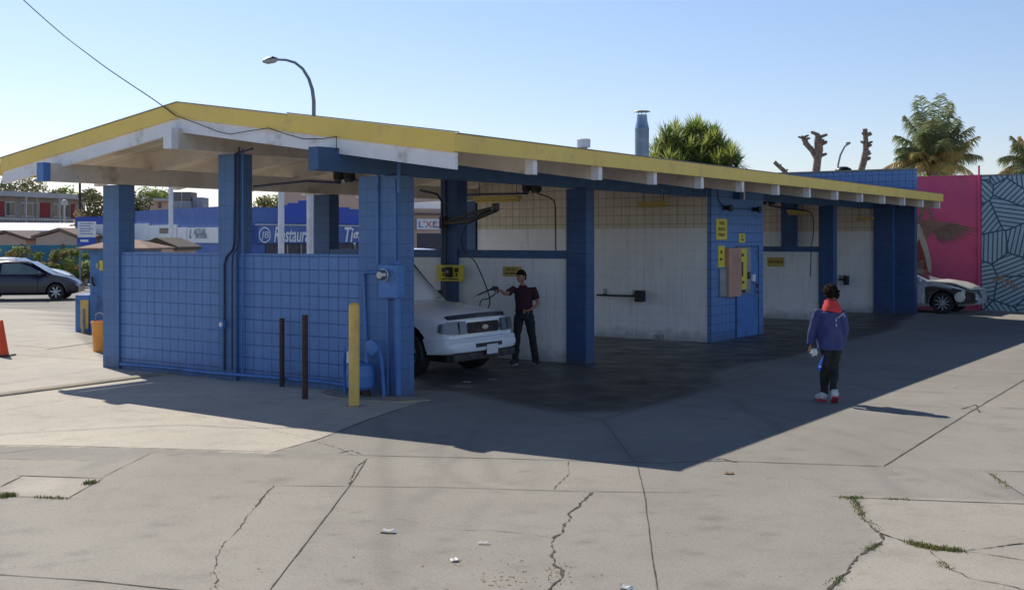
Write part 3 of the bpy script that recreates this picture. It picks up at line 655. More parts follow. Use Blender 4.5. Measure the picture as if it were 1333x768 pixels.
pipe('conduit',[(-.04,-.055,.25),(-.04,-.055,3.1)],.016,'blue_paint','thin blue conduit along the corner of the pier right of the meter')
pipe('conduit',[fp(475,355,-.06),fp(492,354,-.06)],.02,'blue_paint','short level conduit into the left side of the meter box')
pipe('conduit',[fp(474,356,-.06),fp(475,400,-.06),fp(477,450,-.06),fp(478,468,-.1)],.02,'blue_paint','blue pipe leaning down from the meter towards the gas meter')
for px in (492,519):   # top angle brackets
    a=fp(px,232,-.05); mb=MB(); mb.box(a.x-.015,a.x+.015,-.07,-.031,2.9,3.45); o=mb.build('angle_bracket','blue_paint'); tag(o,'blue angle strip clamping the %s of the front pier to the header beam'%('middle' if px<500 else 'right corner'),'bracket')
# gas meter
gx=fp(473,480,-.3).x
e=wempty('gas_meter',(gx,-.32,0),label='blue painted gas meter with pipework behind the yellow bollard',cat='gas meter')
mb=MB(); mb.lathe([(.16,.12),(.2,.16),(.21,.3),(.215,.32),(.21,.34),(.2,.46),(.14,.5)],(gx-.02,-.34,0),20); mb.build('body','blue_paint',e,smooth=True)
mb=MB(); mb.tube([(gx-.16,-.34,.44),(gx-.16,-.34,.62),(gx-.3,-.34,.66),(gx-.34,-.34,.5),(gx-.34,-.3,.02)],.028); mb.tube([(gx+.1,-.34,.46),(gx+.1,-.34,.7),(gx+.28,-.3,.72),(gx+.3,-.25,.55),(gx+.32,-.22,.02)],.028)
mb.build('pipework','blue_paint',e,smooth=True)
mb=MB(); mb.lathe([(.05,-.05),(.11,-.03),(.11,.0),(.05,.02)],(gx+.2,-.33,.72),14,'Y'); mb.build('regulator','blue_paint',e,smooth=True); mb=MB(); mb.lathe([(.04,-.04),(.06,-.02),(.06,.05)],(gx-.2,-.34,.68),12); mb.build('valve','blue_paint',e,smooth=True)
mb=MB(); mb.box(gx-.12,gx-.06,-.52,-.5,.5,.66); mb.build('index_window','sign_white',e)
mb=MB(); mb.lathe([(.08,0),(.05,.1),(.0501,.14)],(gx+.05,-.3,.0),10); mb.lathe([(.08,0),(.05,.1),(.0501,.14)],(gx-.12,-.3,.0),10); mb.build('stand','rust_dark',e)
# posts in the ground
def post(px,py0,py1,r,mat,label,dome=0,cat='post'):
    b=G(px,py1)
    if b.y>-.14: b=WYp(px,py1,-.14); b.z=0
    Yd=(b-CAM).dot(FW); h=(py1-py0)/F*Yd; e=empty('bollard' if dome else 'steel_post',b,0,label,cat)
    pr=[(r,0),(r,h-dome*r)]
    if dome: pr+=[(r*math.cos(a),h-r+r*math.sin(a)) for a in (.3,.6,.9,1.2,1.45)]
    else: pr+=[(r*.72,h),(r*.7,h-.05)]
    mb=MB(); mb.lathe(pr,(0,0,0),20); mb.build('shaft',mat,e,smooth=True)
    if dome: mb=MB(); mb.lathe([(r*1.9,-.001),(r*1.7,.012),(r*1.02,.02)],(0,0,0),20); mb.build('footing','kerb_concrete',e)
post(367,409,498,.04,'rust_dark','dark rusty steel post nearer the middle of the blue wall')
post(397,410,519,.042,'rust_dark','dark rusty steel post beside the yellow bollard')
post(461,393,529,.073,'bollard_yellow','yellow round topped bollard in front of the gas meter',1,'bollard')
# round patch around the gas meter
mb=MB(); c=G(490,515); pts=[]
for i in range(28):
    a=2*PI*i/28; pts.append((c.x+math.cos(a)*.95*(1+.04*math.sin(5*a)),min(c.y+math.sin(a)*.55,-.06),.02))
mb.prism(pts,(0,0,-.019)); o=mb.build('concrete_patch','kerb_concrete'); tag(o,'rounded concrete patch at the foot of the pier',kind='structure')
# roof vents
e=wempty('flue_pipe',(-2.45,11.9,RZ(-2.45)),label='tall blue grey flue pipe with a flat cap on the roof',cat='flue'); x,y,z=-2.45,11.9,RZ(-2.45)
mb=MB(); mb.lathe([(.17,-.1),(.17,.7),(.175,.72),(.17,.74),(.13,.92),(.12,1.06)],(x,y,z),20); mb.build('pipe','vent_blue',e,smooth=True)
mb=MB(); mb.lathe([(.2,1.13),(.19,1.145)],(x,y,z),20); [mb.tube([(x+.09*math.cos(a),y+.09*math.sin(a),z+1.04),(x+.12*math.cos(a),y+.12*math.sin(a),z+1.14)],.008,5) for a in (0,2.1,4.2)]; mb.build('cap','galv',e)
mb=MB(); mb.lathe([(.3,-.08),(.28,.02),(.18,.05)],(x,y,z),20); mb.build('collar','galv',e)
e=wempty('roof_vent',(-3.36,10.7,4.28),label='short white capped vent on the roof ridge',cat='vent')
mb=MB(); mb.lathe([(.09,-.05),(.09,.14)],(-3.36,10.7,4.28),14); mb.build('stack','galv',e); mb=MB(); mb.lathe([(.16,.12),(.165,.3),(.14,.32)],(-3.36,10.7,4.28),16); mb.build('cap','white_paint',e,smooth=True)
p=W(1098,214,37); e=wempty('roof_tank',(p.x,p.y,4.3),label='round dark dome vent behind the blue end wall',cat='vent')
mb=MB(); mb.lathe([(.26,-4.3),(.27,.0),(.28,.06),(.24,.14),(.12,.2),(.001,.21)],(p.x,p.y,4.36),16); mb.build('dome','black_plastic',e,smooth=True)
# ---------------------------------------------------------------- vehicles
pm('car_white',(.84,.87,.92),(.8,.83,.88),2,.25,coat=.6,rvar=.05); pm('car_dark',(.018,.017,.034),(.024,.022,.04),2,.3,coat=.3,rvar=.05)
pm('car_silver',(.5,.55,.62),(.56,.6,.66),2,.28,.3,coat=.5); pm('car_pale',(.75,.76,.7),(.65,.67,.62),3,.4,coat=.3)
pm('wheel_alloy',(.5,.52,.55),(.4,.42,.45),8,.35,.4); pm('arch_dark',(.01,.01,.012),None,8,.8); pm('dirty_black',(.03,.028,.03),(.07,.06,.055),9,.75)
pm('chrome',(.6,.62,.64),None,8,.15,1.0); pm('lens_clear',(.1,.12,.15),(.13,.15,.18),5,.25,.2,coat=.3,rvar=.02); pm('lens_amber',(.1,.11,.13),None,9,.2,coat=.4)
pm('glass_dark',(.03,.035,.03),(.05,.055,.04),3,.12,0,spec=.3); pm('glass_olive',(.05,.06,.04),(.08,.09,.06),2,.45,0,spec=.2); pm('plate',(.6,.63,.68),(.68,.7,.74),20,.4)
def glassmat():
    m,t,b,o=nt('car_glass'); b.inputs['Base Color'].default_value=(.35,.45,.42,1); b.inputs['Roughness'].default_value=.03; b.inputs['Transmission Weight'].default_value=.85; b.inputs['IOR'].default_value=1.1
    b.inputs['Coat Weight'].default_value=.6; b.inputs['Coat Roughness'].default_value=.03
glassmat()
def loft(stations,mat,name,parent,cuts=(),smooth=True,level=0):
    """stations: (x,[(w,z)...bottom centre to top centre]) -> closed mirrored hull; cuts: wheel arches"""
    n=len(stations[0][1]); ring=2*n-2; vs=[];fs=[]
    for x,pr in stations:
        for (w,z) in pr: vs.append((x,w,z))
        for (w,z) in pr[-2:0:-1]: vs.append((x,-w,z))
    for i in range(len(stations)-1):
        for k in range(ring): a=i*ring+k;b=i*ring+(k+1)%ring; fs.append((a,b,b+ring,a+ring))
    fs.append(tuple(range(ring))); fs.append(tuple((len(stations)-1)*ring+k for k in range(ring))[::-1])
    me=bpy.data.meshes.new(name); me.from_pydata(vs,[],fs); me.materials.append(M[mat]); me.materials.append(M['arch_dark'])
    bm=bmesh.new(); bm.from_mesh(me); bmesh.ops.recalc_face_normals(bm,faces=bm.faces); bm.to_mesh(me); bm.free()
    o=bpy.data.objects.new(name,me); col.objects.link(o)
    cs=[]
    for (cx,cz,r,y0,y1) in cuts:
        c=MB(); c.lathe([(r,y0),(r,y1)],(cx,0,cz),28,'Y'); co_=c.build('cutter',['arch_dark']); cs.append(co_)
        md=o.modifiers.new('b','BOOLEAN'); md.operation='DIFFERENCE'; md.object=co_; md.solver='EXACT'
        try: md.material_mode='TRANSFER'
        except Exception: pass
    bpy.context.view_layer.update()
    if cs:
        me2=bpy.data.meshes.new_from_object(o.evaluated_get(bpy.context.evaluated_depsgraph_get())); o.modifiers.clear(); o.data=me2
        for c in cs: bpy.data.objects.remove(c)
    if smooth:
        o.data.polygons.foreach_set('use_smooth',[True]*len(o.data.polygons))
        try: o.data.set_sharp_from_angle(angle=math.radians(32))
        except Exception: pass
    o.parent=parent; return o
def wheel(parent,x,y,r,w,spokes=5,rimr=.62):
    s=1 if y>0 else -1
    mb=MB(); mb.lathe([(r*.66,-w/2),(r*.93,-w/2),(r,-w/2+.03),(r,w/2-.03),(r*.93,w/2),(r*.66,w/2)],(x,y,r),30,'Y',caps=False); wh=mb.build('wheel','black_rubber',parent,smooth=True)
    mb=MB(); yo=y+s*(w/2-.03); mb.lathe([(r*rimr*1.08,-.03),(r*rimr*1.08,.02*s),(r*rimr,.02*s),(r*rimr,-.02*s)],(x,yo,r),26,'Y',caps=False)
    mb.lathe([(.05,-.02*s),(.055,.012*s),(.02,.02*s)],(x,yo,r),12,'Y')
    for k in range(spokes):
        a=2*PI*k/spokes+.3; c=Vector((math.cos(a),0,math.sin(a))); m=Matrix.Rotation(-a,3,'Y')
        mb.obox(Vector((x,yo,r))+c*r*rimr*.55,(r*rimr*.95,.03,.055 if spokes<8 else .035),mat=m)
    rm=mb.build('rim','wheel_alloy',wh,smooth=True)
    mb=MB(); mb.lathe([(.001,-.01*s),(r*rimr,-.01*s)],(x,yo-s*.03,r),20,'Y',caps=False); mb.build('brake_disc','arch_dark',wh)
    return wh
def panelquad(name,pts,mat,parent,t=.006,off=(0,0,0)):
    mb=MB(); P=[Vector(p) for p in pts]; n=(P[1]-P[0]).cross(P[2]-P[0]).normalized(); mb.prism(P,n*t); return mb.build(name,mat,parent,smooth=False)
# --- white SUV being washed, x forward
suv=empty('white_suv',(-1.38,2.72,0),-.0,'white sport utility vehicle parked nose out in the first wash bay','car')
def sec(w,zb,zs,zr,wr,zt,wf=.94):
    return [(0,zb),(w*.86,zb),(w*.985,zb+.1),(w,(zb+zs)/2),(w*.985,zs-.06),(w*.95,zs),(wr,zr),(wr*.86,zt-.01),(wr*.5,zt+.012),(0,zt+.02)]
st=[(-4.25,sec(.93,.55,1.08,1.2,.84,1.22)),(-4.18,sec(.97,.45,1.12,1.75,.76,1.84)),(-4.0,sec(.985,.42,1.13,1.8,.76,1.9)),(-2.5,sec(.99,.4,1.13,1.84,.76,1.94)),(-1.35,sec(.99,.4,1.13,1.82,.75,1.9)),
 (-1.15,sec(.99,.4,1.13,1.72,.75,1.8)),(-.55,sec(.99,.4,1.12,1.15,.86,1.19)),(-.35,sec(.99,.42,1.08,1.12,.84,1.165)),(.2,sec(.985,.45,1.04,1.085,.8,1.13)),(.55,sec(.97,.48,.985,1.03,.74,1.075)),(.72,sec(.945,.5,.93,.985,.7,1.03)),(.80,sec(.9,.52,.86,.93,.66,.985)),(.83,sec(.86,.54,.8,.88,.62,.93))]
loft(st,'car_white','body',suv,[(0,.41,.49,-.0+.55,1.2),(0,.41,.49,-1.2,-.55),(-3.02,.4,.48,.55,1.2),(-3.02,.4,.48,-1.2,-.55)])
for x in (0,-3.02):
    for y in (-.85,.85): wheel(suv,x,y,.385,.25,5)
# fascia surround
mb=MB(); mb.prism([(.8,-.93,.62),(.86,-.9,.62),(.87,-.86,.96),(.79,-.9,.985)],(0,.001,0)); 
def frontpoly(name,pts,mat,x0=.83,bow=.07,t=.05,seg=10,parent=suv):
    """flat outline (y,z) laid on the bowed nose, resampled across y"""
    ys=sorted(set(p[0] for p in pts)); ymin,ymax=min(ys),max(ys)
    def zr(y):
        zs=[]; n=len(pts)
        for i in range(n):
            (a,za),(b,zb)=pts[i],pts[(i+1)%n]
            if abs(a-b)<1e-6:
                if abs(a-y)<1e-6: zs+=[za,zb]
            elif min(a,b)-1e-6<=y<=max(a,b)+1e-6: zs.append(za+(zb-za)*(y-a)/(b-a))
        return min(zs),max(zs)
    Y=[ymin+(ymax-ymin)*k/seg for k in range(seg+1)]; vs=[];fs=[]
    for y in Y:
        lo,hi=zr(y); x=x0-bow*abs(y/.95)**2.6; xt=.10*(hi-.6)*.9
        vs+=[(x-.02*(lo-.6),y,lo),(x-.06*(hi-.6),y,hi),(x-.06*(hi-.6)-t,y,hi),(x-.02*(lo-.6)-t,y,lo)]
    for i in range(seg):
        for k in range(4): a=i*4+k;b=i*4+(k+1)%4; fs.append((a,b,b+4,a+4))
    fs+=[(0,1,2,3),tuple(seg*4+k for k in range(4))[::-1]]
    mb=MB(); mb.add(vs,fs); return mb.build(name,mat,parent,smooth=True)
frontpoly('grille_surround',[(-.93,.69),(-.9,.935),(.9,.935),(.93,.69)],'car_white',.885,.13,.2,16)
g=frontpoly('grille',[(-.43,.72),(-.47,.8),(-.45,.90),(.45,.90),(.47,.8),(.43,.72)],'black_plastic',.9,.10,.02,14)
mb=MB()
for k in range(5): mb.box(.892,.902,-.42,.42,.735+k*.035,.742+k*.035)
for k in range(14): mb.box(.888,.900,-.40+k*.061,-.393+k*.061,.73,.89)
mb.build('grille_mesh','dirty_black',g)
mb=MB(); mb.lathe([(.001,.0),(.075,.0),(.08,-.012),(.001,-.012)],(0,0,0),20,'X'); o=mb.build('badge','chrome',g); o.location=(.918,0,.812); o.scale=(1,1.15,.5)
for s in (-1,1):
    pth=[(.918,.49),(.908,.57),(.898,.66),(.885,.76),(.86,.845),(.825,.912),(.765,.96),(.70,.982)]; lo=[.725,.722,.722,.724,.728,.735,.75,.77]; hi=[.925,.93,.93,.93,.926,.918,.905,.885]
    vs=[];fs=[]
    for (x,y),l_,h_ in zip(pth,lo,hi):
        tx,ty=(.04,.0) if y<.9 else (.0,.04)
        tl_=.03*(h_-l_)/.2
        vs+=[(x,s*y,l_),(x-tl_*(1 if y<.95 else 0),s*(y-(0 if y<.95 else tl_)),h_),(x-tx-tl_,s*(y-ty),h_),(x-tx,s*(y-ty),l_)]
    for i in range(7):
        for k in range(4): a_=i*4+k;b_=i*4+(k+1)%4; fs.append((a_,b_,b_+4,a_+4))
    fs+=[(0,1,2,3),(31,30,29,28)]
    mb=MB(); mb.add(vs,fs); h=mb.build('headlight','lens_clear',suv,smooth=True)
    mb=MB(); mb.prism([(.902,s*.66,.735),(.899,s*.68,.735),(.886,s*.68,.915),(.889,s*.66,.915)],(-.012,0,0)); mb.build('lens_divider','dirty_black',h)
# hood deflector
mb=MB(); vs=[];fs=[]
for i in range(17):
    y=-.78+1.56*i/16; x=.875-.16*abs(y/.8)**2.5; z=.99+.012-.03*abs(y/.8)**2
    vs+=[(x-.03,y,z-.035),(x+.03,y,z-.02),(x+.0,y,z+.045),(x-.05,y,z+.03)]
for i in range(16):
    for k in range(4): a=i*4+k;b=i*4+(k+1)%4; fs.append((a,b,b+4,a+4))
fs+=[(0,1,2,3),(67,66,65,64)]; mb.add(vs,fs); mb.build('bug_deflector','black_plastic',suv,smooth=True)
# bumper
mb=MB(); vs=[];fs=[]; prof=[(-.02,.66),(.03,.655),(.06,.62),(.05,.585),(.065,.57),(.07,.5),(.045,.44),(-.02,.41),(-.12,.41),(-.12,.66)]; NN=28
for i in range(NN+1):
    s_=-1+2*i/NN; y=s_*1.0; 
    x=.93-.0-.10*abs(s_)**3
    if abs(s_)>.9: x-= (abs(s_)-.9)*2.2
    for (dx,z) in prof: vs.append((x+dx,y*(1.0-.0),z))
k_=len(prof)
for i in range(NN):
    for j in range(k_): a=i*k_+j;b=i*k_+(j+1)%k_; fs.append((a,b,b+k_,a+k_))
fs+=[tuple(range(k_)),tuple(NN*k_+j for j in range(k_))[::-1]]
mb.add(vs,fs); bp=mb.build('bumper','car_white',suv,smooth=True)
for s in (-1,1):
    mb=MB(); mb.prism([(.66,s*.985,.45),(.66,s*1.0,.655),(.40,s*1.0,.655),(.46,s*.985,.45)],(0,-s*.05,0)); mb.build('bumper_end','car_white',suv,bevel=.01)
mb=MB(); mb.box(.992,1.006,-.36,.36,.50,.565); mb.build('bumper_slot','black_plastic',bp,bevel=.004)
mb=MB(); mb.box(.75,.93,-.86,.86,.29,.41); mb.build('valance','dirty_black',suv,bevel=.03)
mb=MB(); mb.box(1.0,1.012,-.155+.08,.155+.08,.37,.53); mb.build('number_plate','plate',suv,bevel=.004)
mb=MB(); mb.box(-3.6,.6,-.6,.6,.25,.42); mb.box(-.1,.1,-.75,.75,.3,.42); mb.build('chassis','dirty_black',suv,bevel=.02)
panelquad('windshield',[(-.62,-.80,1.165),(-.62,.80,1.165),(-1.19,.70,1.80),(-1.19,-.70,1.80)],'glass_olive',suv,.025)
mb=MB(); mb.prism([(-.57,-.72,1.205),(-.57,.72,1.205),(-.66,.72,1.215),(-.66,-.72,1.215)],(.0,0,.015)); mb.build('wiper_cowl','black_plastic',suv)
for s in (-1,1):
    mb=MB(); mb.prism([(-1.05,s*.925,1.2),(-1.38,s*.80,1.76),(-3.95,s*.80,1.78),(-3.95,s*.925,1.2)],(0,s*.03,0)); mb.build('side_window','glass_dark',suv)
    mb=MB(); mb.obox((-.95,s*1.12,1.22),(.12,.24,.2)); mb.build('mirror','black_plastic',suv,bevel=.04)
    for xx in (-1.9,-3.0,-.62):
        mb=MB(); mb.box(xx,xx+.012,s*.99-.006,s*.99+.004,.5,1.1); mb.build('door_seam','arch_dark',suv)
# --- generic passenger car
def carsec(w,zb,zs,zr,wr,zt): return [(0,zb),(w*.85,zb),(w*.98,zb+.1),(w,(zb+zs)/2),(w*.96,zs),(wr,zr),(wr*.8,zt-.01),(0,zt)]
def car(name,loc,rz,label,body,style='hatch',glass='glass_dark',group=None,seethrough=False,wrecked=False):
    e=empty(name,loc,rz,label,'car',group); w=.87
    if style=='hatch':   # one curve over the cabin
        st=[(-2.2,carsec(.74,.35,.85,.95,.6,1.0)),(-2.1,carsec(.82,.26,.93,1.18,.6,1.24)),(-1.5,carsec(w,.2,.95,1.38,.58,1.45)),(-.5,carsec(w,.2,.93,1.44,.58,1.51)),(.25,carsec(w,.2,.92,1.40,.58,1.46)),
            (.75,carsec(w,.2,.92,1.17,.62,1.22)),(1.2,carsec(w,.2,.86,.94,.66,.98)),(1.75,carsec(.85,.22,.74,.82,.6,.87)),(2.05,carsec(.78,.25,.62,.7,.5,.74)),(2.2,carsec(.64,.3,.5,.56,.4,.6))]
        wins=[[(-1.95,.99),(-1.4,1.32),(-.75,1.38),(-.75,.98)],[(-.68,.98),(-.68,1.385),(-.05,1.385),(.35,1.28),(.95,1.0),(.85,.975)]]
        ws=[(1.13,.985),(.36,1.43)]; rw_=[(-1.62,1.42),(-2.12,1.12)]
    else:
        st=[(-2.4,carsec(.74,.4,.88,.95,.6,.98)),(-2.3,carsec(.84,.28,.96,1.04,.62,1.08)),(-1.75,carsec(.9,.2,.97,1.08,.64,1.13)),(-1.0,carsec(.9,.2,.94,1.36,.56,1.41)),(-.3,carsec(.9,.2,.93,1.40,.56,1.46)),
            (.2,carsec(.9,.2,.93,1.36,.56,1.42)),(1.05,carsec(.9,.2,.92,.98,.7,1.02)),(1.7,carsec(.88,.22,.84,.9,.66,.94)),(2.15,carsec(.82,.25,.72,.78,.58,.82)),(2.4,carsec(.68,.3,.58,.64,.45,.68))]
        wins=[[(-1.55,1.0),(-.95,1.3),(-.4,1.36),(-.4,.99)],[(-.34,.99),(-.34,1.36),(.12,1.33),(.82,.985)]]
        ws=[(.98,1.03),(.25,1.41)]; rw_=[(-1.05,1.4),(-1.72,1.13)]
    if wrecked:
        st2=[]
        for x,p in st:
            if x>1.5: p=[(ww*(.96 if k>2 else .7),zz) for k,(ww,zz) in enumerate(p)]
            st2.append((x,p))
        st=st2
    fx=1.38 if style=='hatch' else 1.45; rxx=-1.32 if style=='hatch' else -1.4; wr=.315 if style=='hatch' else .33
    loft(st,body,'body',e,[(fx,wr,wr+.06,.5,1.2),(fx,wr,wr+.06,-1.2,-.5),(rxx,wr,wr+.06,.5,1.2),(rxx,wr,wr+.06,-1.2,-.5)])
    for x in (fx,rxx):
        for y in (-.76,.76): wheel(e,x,y,wr,.2,10 if wrecked else 7,.7)
    gm='glass_dark'
    for s in (-1,1):
        for wpts in wins:
            P=[]
            for (x,z) in wpts:
                f=(z-.95)/.45; y=(w*.965*(1-f)+.585*f)+.012; P.append((x,s*y,z))
            mb=MB(); mb.prism(P,(0,s*.012,0)); mb.build('side_window','glass_pale' if seethrough else gm,e)
        mb=MB(); mb.obox((.82,s*(w+.09),1.0),(.1,.18,.13)); mb.build('mirror',body,e,bevel=.03)
        mb=MB(); mb.box(-.72,-.712,s*(w+.004)-.004,s*(w+.004)+.004,.3,.92); mb.box(.7,.708,s*(w+.004)-.004,s*(w+.004)+.004,.3,.92); mb.build('door_seam','arch_dark',e)
        mb=MB(); x_=st[-3][0]; mb.prism([(x_+.02,s*.80,.62),(x_+.34,s*.66,.60),(x_+.30,s*.60,.70),(x_-.1,s*.8,.76)],(0,s*.05,0)); mb.build('headlight','lens_clear',e,bevel=.01)
        mb=MB(); mb.box(st[0][0]+.0,st[0][0]+.14,s*.6,s*.8,.74,.92); mb.build('tail_light','ink_red',e,bevel=.02)
    (xa,za),(xb,zb)=ws; panelquad('windshield',[(xa,-.66,za),(xa,.66,za),(xb,.56,zb),(xb,-.56,zb)],gm,e,.014)
    (xa,za),(xb,zb)=rw_; panelquad('rear_window',[(xa,-.54,za),(xa,.54,za),(xb,.58,zb),(xb,-.58,zb)],gm,e,.014)
    return e
pm('glass_pale',(.22,.3,.3),(.3,.38,.38),2,.08,.3,coat=.5)
def heading(px,py,ahead_px,z=0): 
    return None
# dark hatchback on the street: driving right across the picture
wc=G(73,391); rzv=YAW+math.radians(-2)
dirv=Vector((math.cos(rzv),math.sin(rzv),0)); side=Vector((-dirv.y,dirv.x,0))
rzc=rzv+math.radians(12); dirv=Vector((math.cos(rzc),math.sin(rzc),0)); side=Vector((-dirv.y,dirv.x,0))
dc=car('dark_hatchback',wc-dirv*1.27+side*.76,rzc,'dark grey hatchback driving on the street behind the orange cone','car_dark','hatch',seethrough=True); dc.scale=(.92,1,.98)
p=W(28,352,50); p.z=0; car('white_car',p-dirv*.3,rzv+.05,'white car half hidden beyond the dark grey hatchback','car_white','sedan')
# crashed silver saloon behind the end wall; nose to the right, side to the lot
c0=G(1227.5,408.5); car('damaged_car',(c0.x-1.45,c0.y+.78,0),0.0,'silver saloon with a crushed front corner beside the pink mural wall','car_silver','sedan',wrecked=True)
dm=[o for o in col.objects if o.name.startswith('damaged_car')][0]
# lifted hood, bare front structure, hanging lamp
mb=MB(); vs=[];fs=[]
for i in range(9):
    x=.95+1.42*i/8; z=.965+.03*math.sin(i/8*PI)-.26*(i/8)**2.4
    for j in range(7): y=-.84+1.68*j/6; vs.append((x+.02*math.sin(j*2),y,z+.04*(1-abs(y)/.84)**.6+.012*math.sin(i*1.7+j)))
for i in range(8):
    for j in range(6): a=i*7+j; fs.append((a,a+1,a+8,a+7))
mb.add(vs,fs); o=mb.build('bonnet','car_pale',dm,smooth=True); md=o.modifiers.new('s','SOLIDIFY'); md.thickness=.025; o['label']='pale creased bonnet standing slightly open'
mb=MB(); mb.prism([(.85,-.915,.55),(.95,-.93,.97),(1.25,-.925,.96),(1.7,-.93,.82),(1.75,-.9,.74),(1.35,-.92,.8),(1.1,-.9,.72)],(0,.04,0)); mb.build('front_wing','car_silver',dm,bevel=.01)
mb=MB(); mb.box(1.88,2.36,-.84,.8,.32,.66); mb.build('engine_bay','dirty_black',dm,bevel=.09)
mb=MB(); mb.lathe([(.02,-.06),(.14,-.05),(.16,0),(.13,.02)],(1.96,-.9,.52),14,'Y'); o=mb.build('hanging_lamp','car_pale',dm); 
mb=MB(); mb.prism([(2.05,-.9,.72),(2.5,-.86,.76),(2.58,-.8,.52),(2.54,-.8,.50),(2.42,-.86,.68)],(0,.05,0)); mb.build('broken_headlight','lens_clear',dm,bevel=.005)
mb=MB(); mb.obox((.55,-.905,.52),(.75,.04,.42),.05); mb.build('dented_door','car_silver',dm,bevel=.012)

mb=MB(); arc=[(1.45+.395*math.cos(a),.33+.395*math.sin(a)) for a in [math.radians(q) for q in range(185,-6,-10)]]
poly=[(.98,.30),(.96,.80),(1.2,.83),(1.6,.82),(2.0,.74),(2.34,.64),(2.40,.50),(2.34,.34),(1.9,.30)]+arc[::-1]
mb.prism([(x,-.925+.09*max(0,x-1.6),z) for x,z in poly],(0,.03,0)); mb.build('exposed_structure','dirty_black',dm)
mb=MB(); mb.prism([(2.05,-.93+.05,.42),(2.12,-.93+.05,.70),(2.02,-.93+.04,.72),(1.93,-.93+.03,.5)],(0,-.02,0)); mb.build('broken_trim','car_pale',dm)
# ---------------------------------------------------------------- people
pm('skin',(.3,.16,.1),(.34,.19,.12),6,.5); pm('hair_dark',(.012,.008,.006),(.03,.018,.013),20,.9,bumpy=.8,spec=.1)
pm('cloth_maroon',(.04,.009,.02),(.03,.008,.022),5,.9,bumpy=.3); pm('cloth_trouser',(.012,.013,.02),(.02,.02,.028),5,.9,bumpy=.3)
pm('jacket_navy',(.035,.05,.165),(.05,.065,.2),4,.75,bumpy=.4); pm('jacket_trim',(.4,.42,.6),None,5,.7); pm('hood_red',(.72,.06,.06),(.6,.05,.05),5,.85,bumpy=.3)
pm('pants_black',(.012,.014,.014),(.025,.027,.026),4,.8,bumpy=.5); pm('shoe_white',(.7,.68,.7),(.6,.6,.62),6,.6); pm('shoe_red',(.55,.05,.06),None,6,.6); pm('shoe_black',(.02,.02,.025),None,6,.6)
pm('sole_white',(.55,.55,.56),None,6,.7)
def skin(name,verts,edges,radii,mat,parent,root=0,sub=2):
    me=bpy.data.meshes.new(name); me.from_pydata([tuple(v) for v in verts],edges,[]); o=bpy.data.objects.new(name,me); col.objects.link(o)
    m=o.modifiers.new('s','SKIN'); m.use_smooth_shade=True; m.branch_smoothing=.6
    sv=me.skin_vertices[0].data
    for i,r in enumerate(radii): sv[i].radius=(r,r) if not isinstance(r,tuple) else r; sv[i].use_root=(i==root)
    s=o.modifiers.new('d','SUBSURF'); s.levels=sub; s.render_levels=sub
    bpy.context.view_layer.update(); me2=bpy.data.meshes.new_from_object(o.evaluated_get(bpy.context.evaluated_depsgraph_get()))
    o.modifiers.clear(); o.data=me2; me2.materials.clear(); me2.materials.append(M[mat])
    me2.polygons.foreach_set('use_smooth',[True]*len(me2.polygons)); o.parent=parent; return o
def join(objs,name,parent):
    base=objs[0]; bm=bmesh.new()
    for o in objs:
        me=o.data.copy(); me.transform(o.matrix_local if o.parent is None else Matrix.LocRotScale(o.location,o.rotation_euler,o.scale)); bm.from_mesh(me)
    me=bpy.data.meshes.new(name); bm.to_mesh(me); bm.free(); me.materials.append(objs[0].data.materials[0]); me.polygons.foreach_set('use_smooth',[True]*len(me.polygons))
    for o in objs: bpy.data.objects.remove(o)
    r=bpy.data.objects.new(name,me); col.objects.link(r); r.parent=parent; return r
def remesh(o,vox=.012):
    m=o.modifiers.new('r','REMESH'); m.mode='VOXEL'; m.voxel_size=vox; m.use_smooth_shade=True
    bpy.context.view_layer.update(); me=bpy.data.meshes.new_from_object(o.evaluated_get(bpy.context.evaluated_depsgraph_get())); mt=o.data.materials[0]; o.modifiers.clear(); o.data=me; me.materials.clear(); me.materials.append(mt)
    me.polygons.foreach_set('use_smooth',[True]*len(me.polygons))
def head_mesh(c,face,tilt=0,h=.235):
    """face: unit direction in plan the face looks"""
    bm=bmesh.new(); bmesh.ops.create_icosphere(bm,subdivisions=4,radius=1)
    for v in bm.verts:
        x,y,z=v.co   # y forward
        sx=.076; sy=.098; sz=h/2
        w=1.0
        if z<-.1: w=1-.30*((-z-.1)/.9)**1.3      # jaw
        yy=y*sy*(1 if y>0 else 1.0)
        if z<-.2 and y<0: yy*=.72
        xx=x*sx*w
        if y>.55 and abs(z+.08)<.28 and abs(x)<.2: yy+=.022*(1-abs(x)/.2)*(1-abs(z+.08)/.28)**.7     # nose
        if y>.5 and abs(z-.1)<.14 and .2<abs(x)<.6: yy-=.008     # sockets
        if y>.5 and abs(z+.52)<.07 and abs(x)<.35: yy+=.004       # lips
        if y>.4 and z<-.8: yy+=.01
        if abs(y+.05)<.16 and abs(x)>.85 and abs(z+.05)<.28: xx*=1.16   # ears
        v.co=Vector((xx,yy,z*sz))
    f=Vector(face).normalized(); rot=Matrix(((f.y,f.x,0),(-f.x,f.y,0),(0,0,1)))   # columns: right, forward
    rm=Matrix.Rotation(tilt,3,'X')
    me=bpy.data.meshes.new('head')
    for v in bm.verts: v.co=Vector(c)+rot@(rm@v.co)
    bm.to_mesh(me); bm.free(); me.materials.append(M['skin']); o=bpy.data.objects.new('head',me); col.objects.link(o); return o,rot@rm
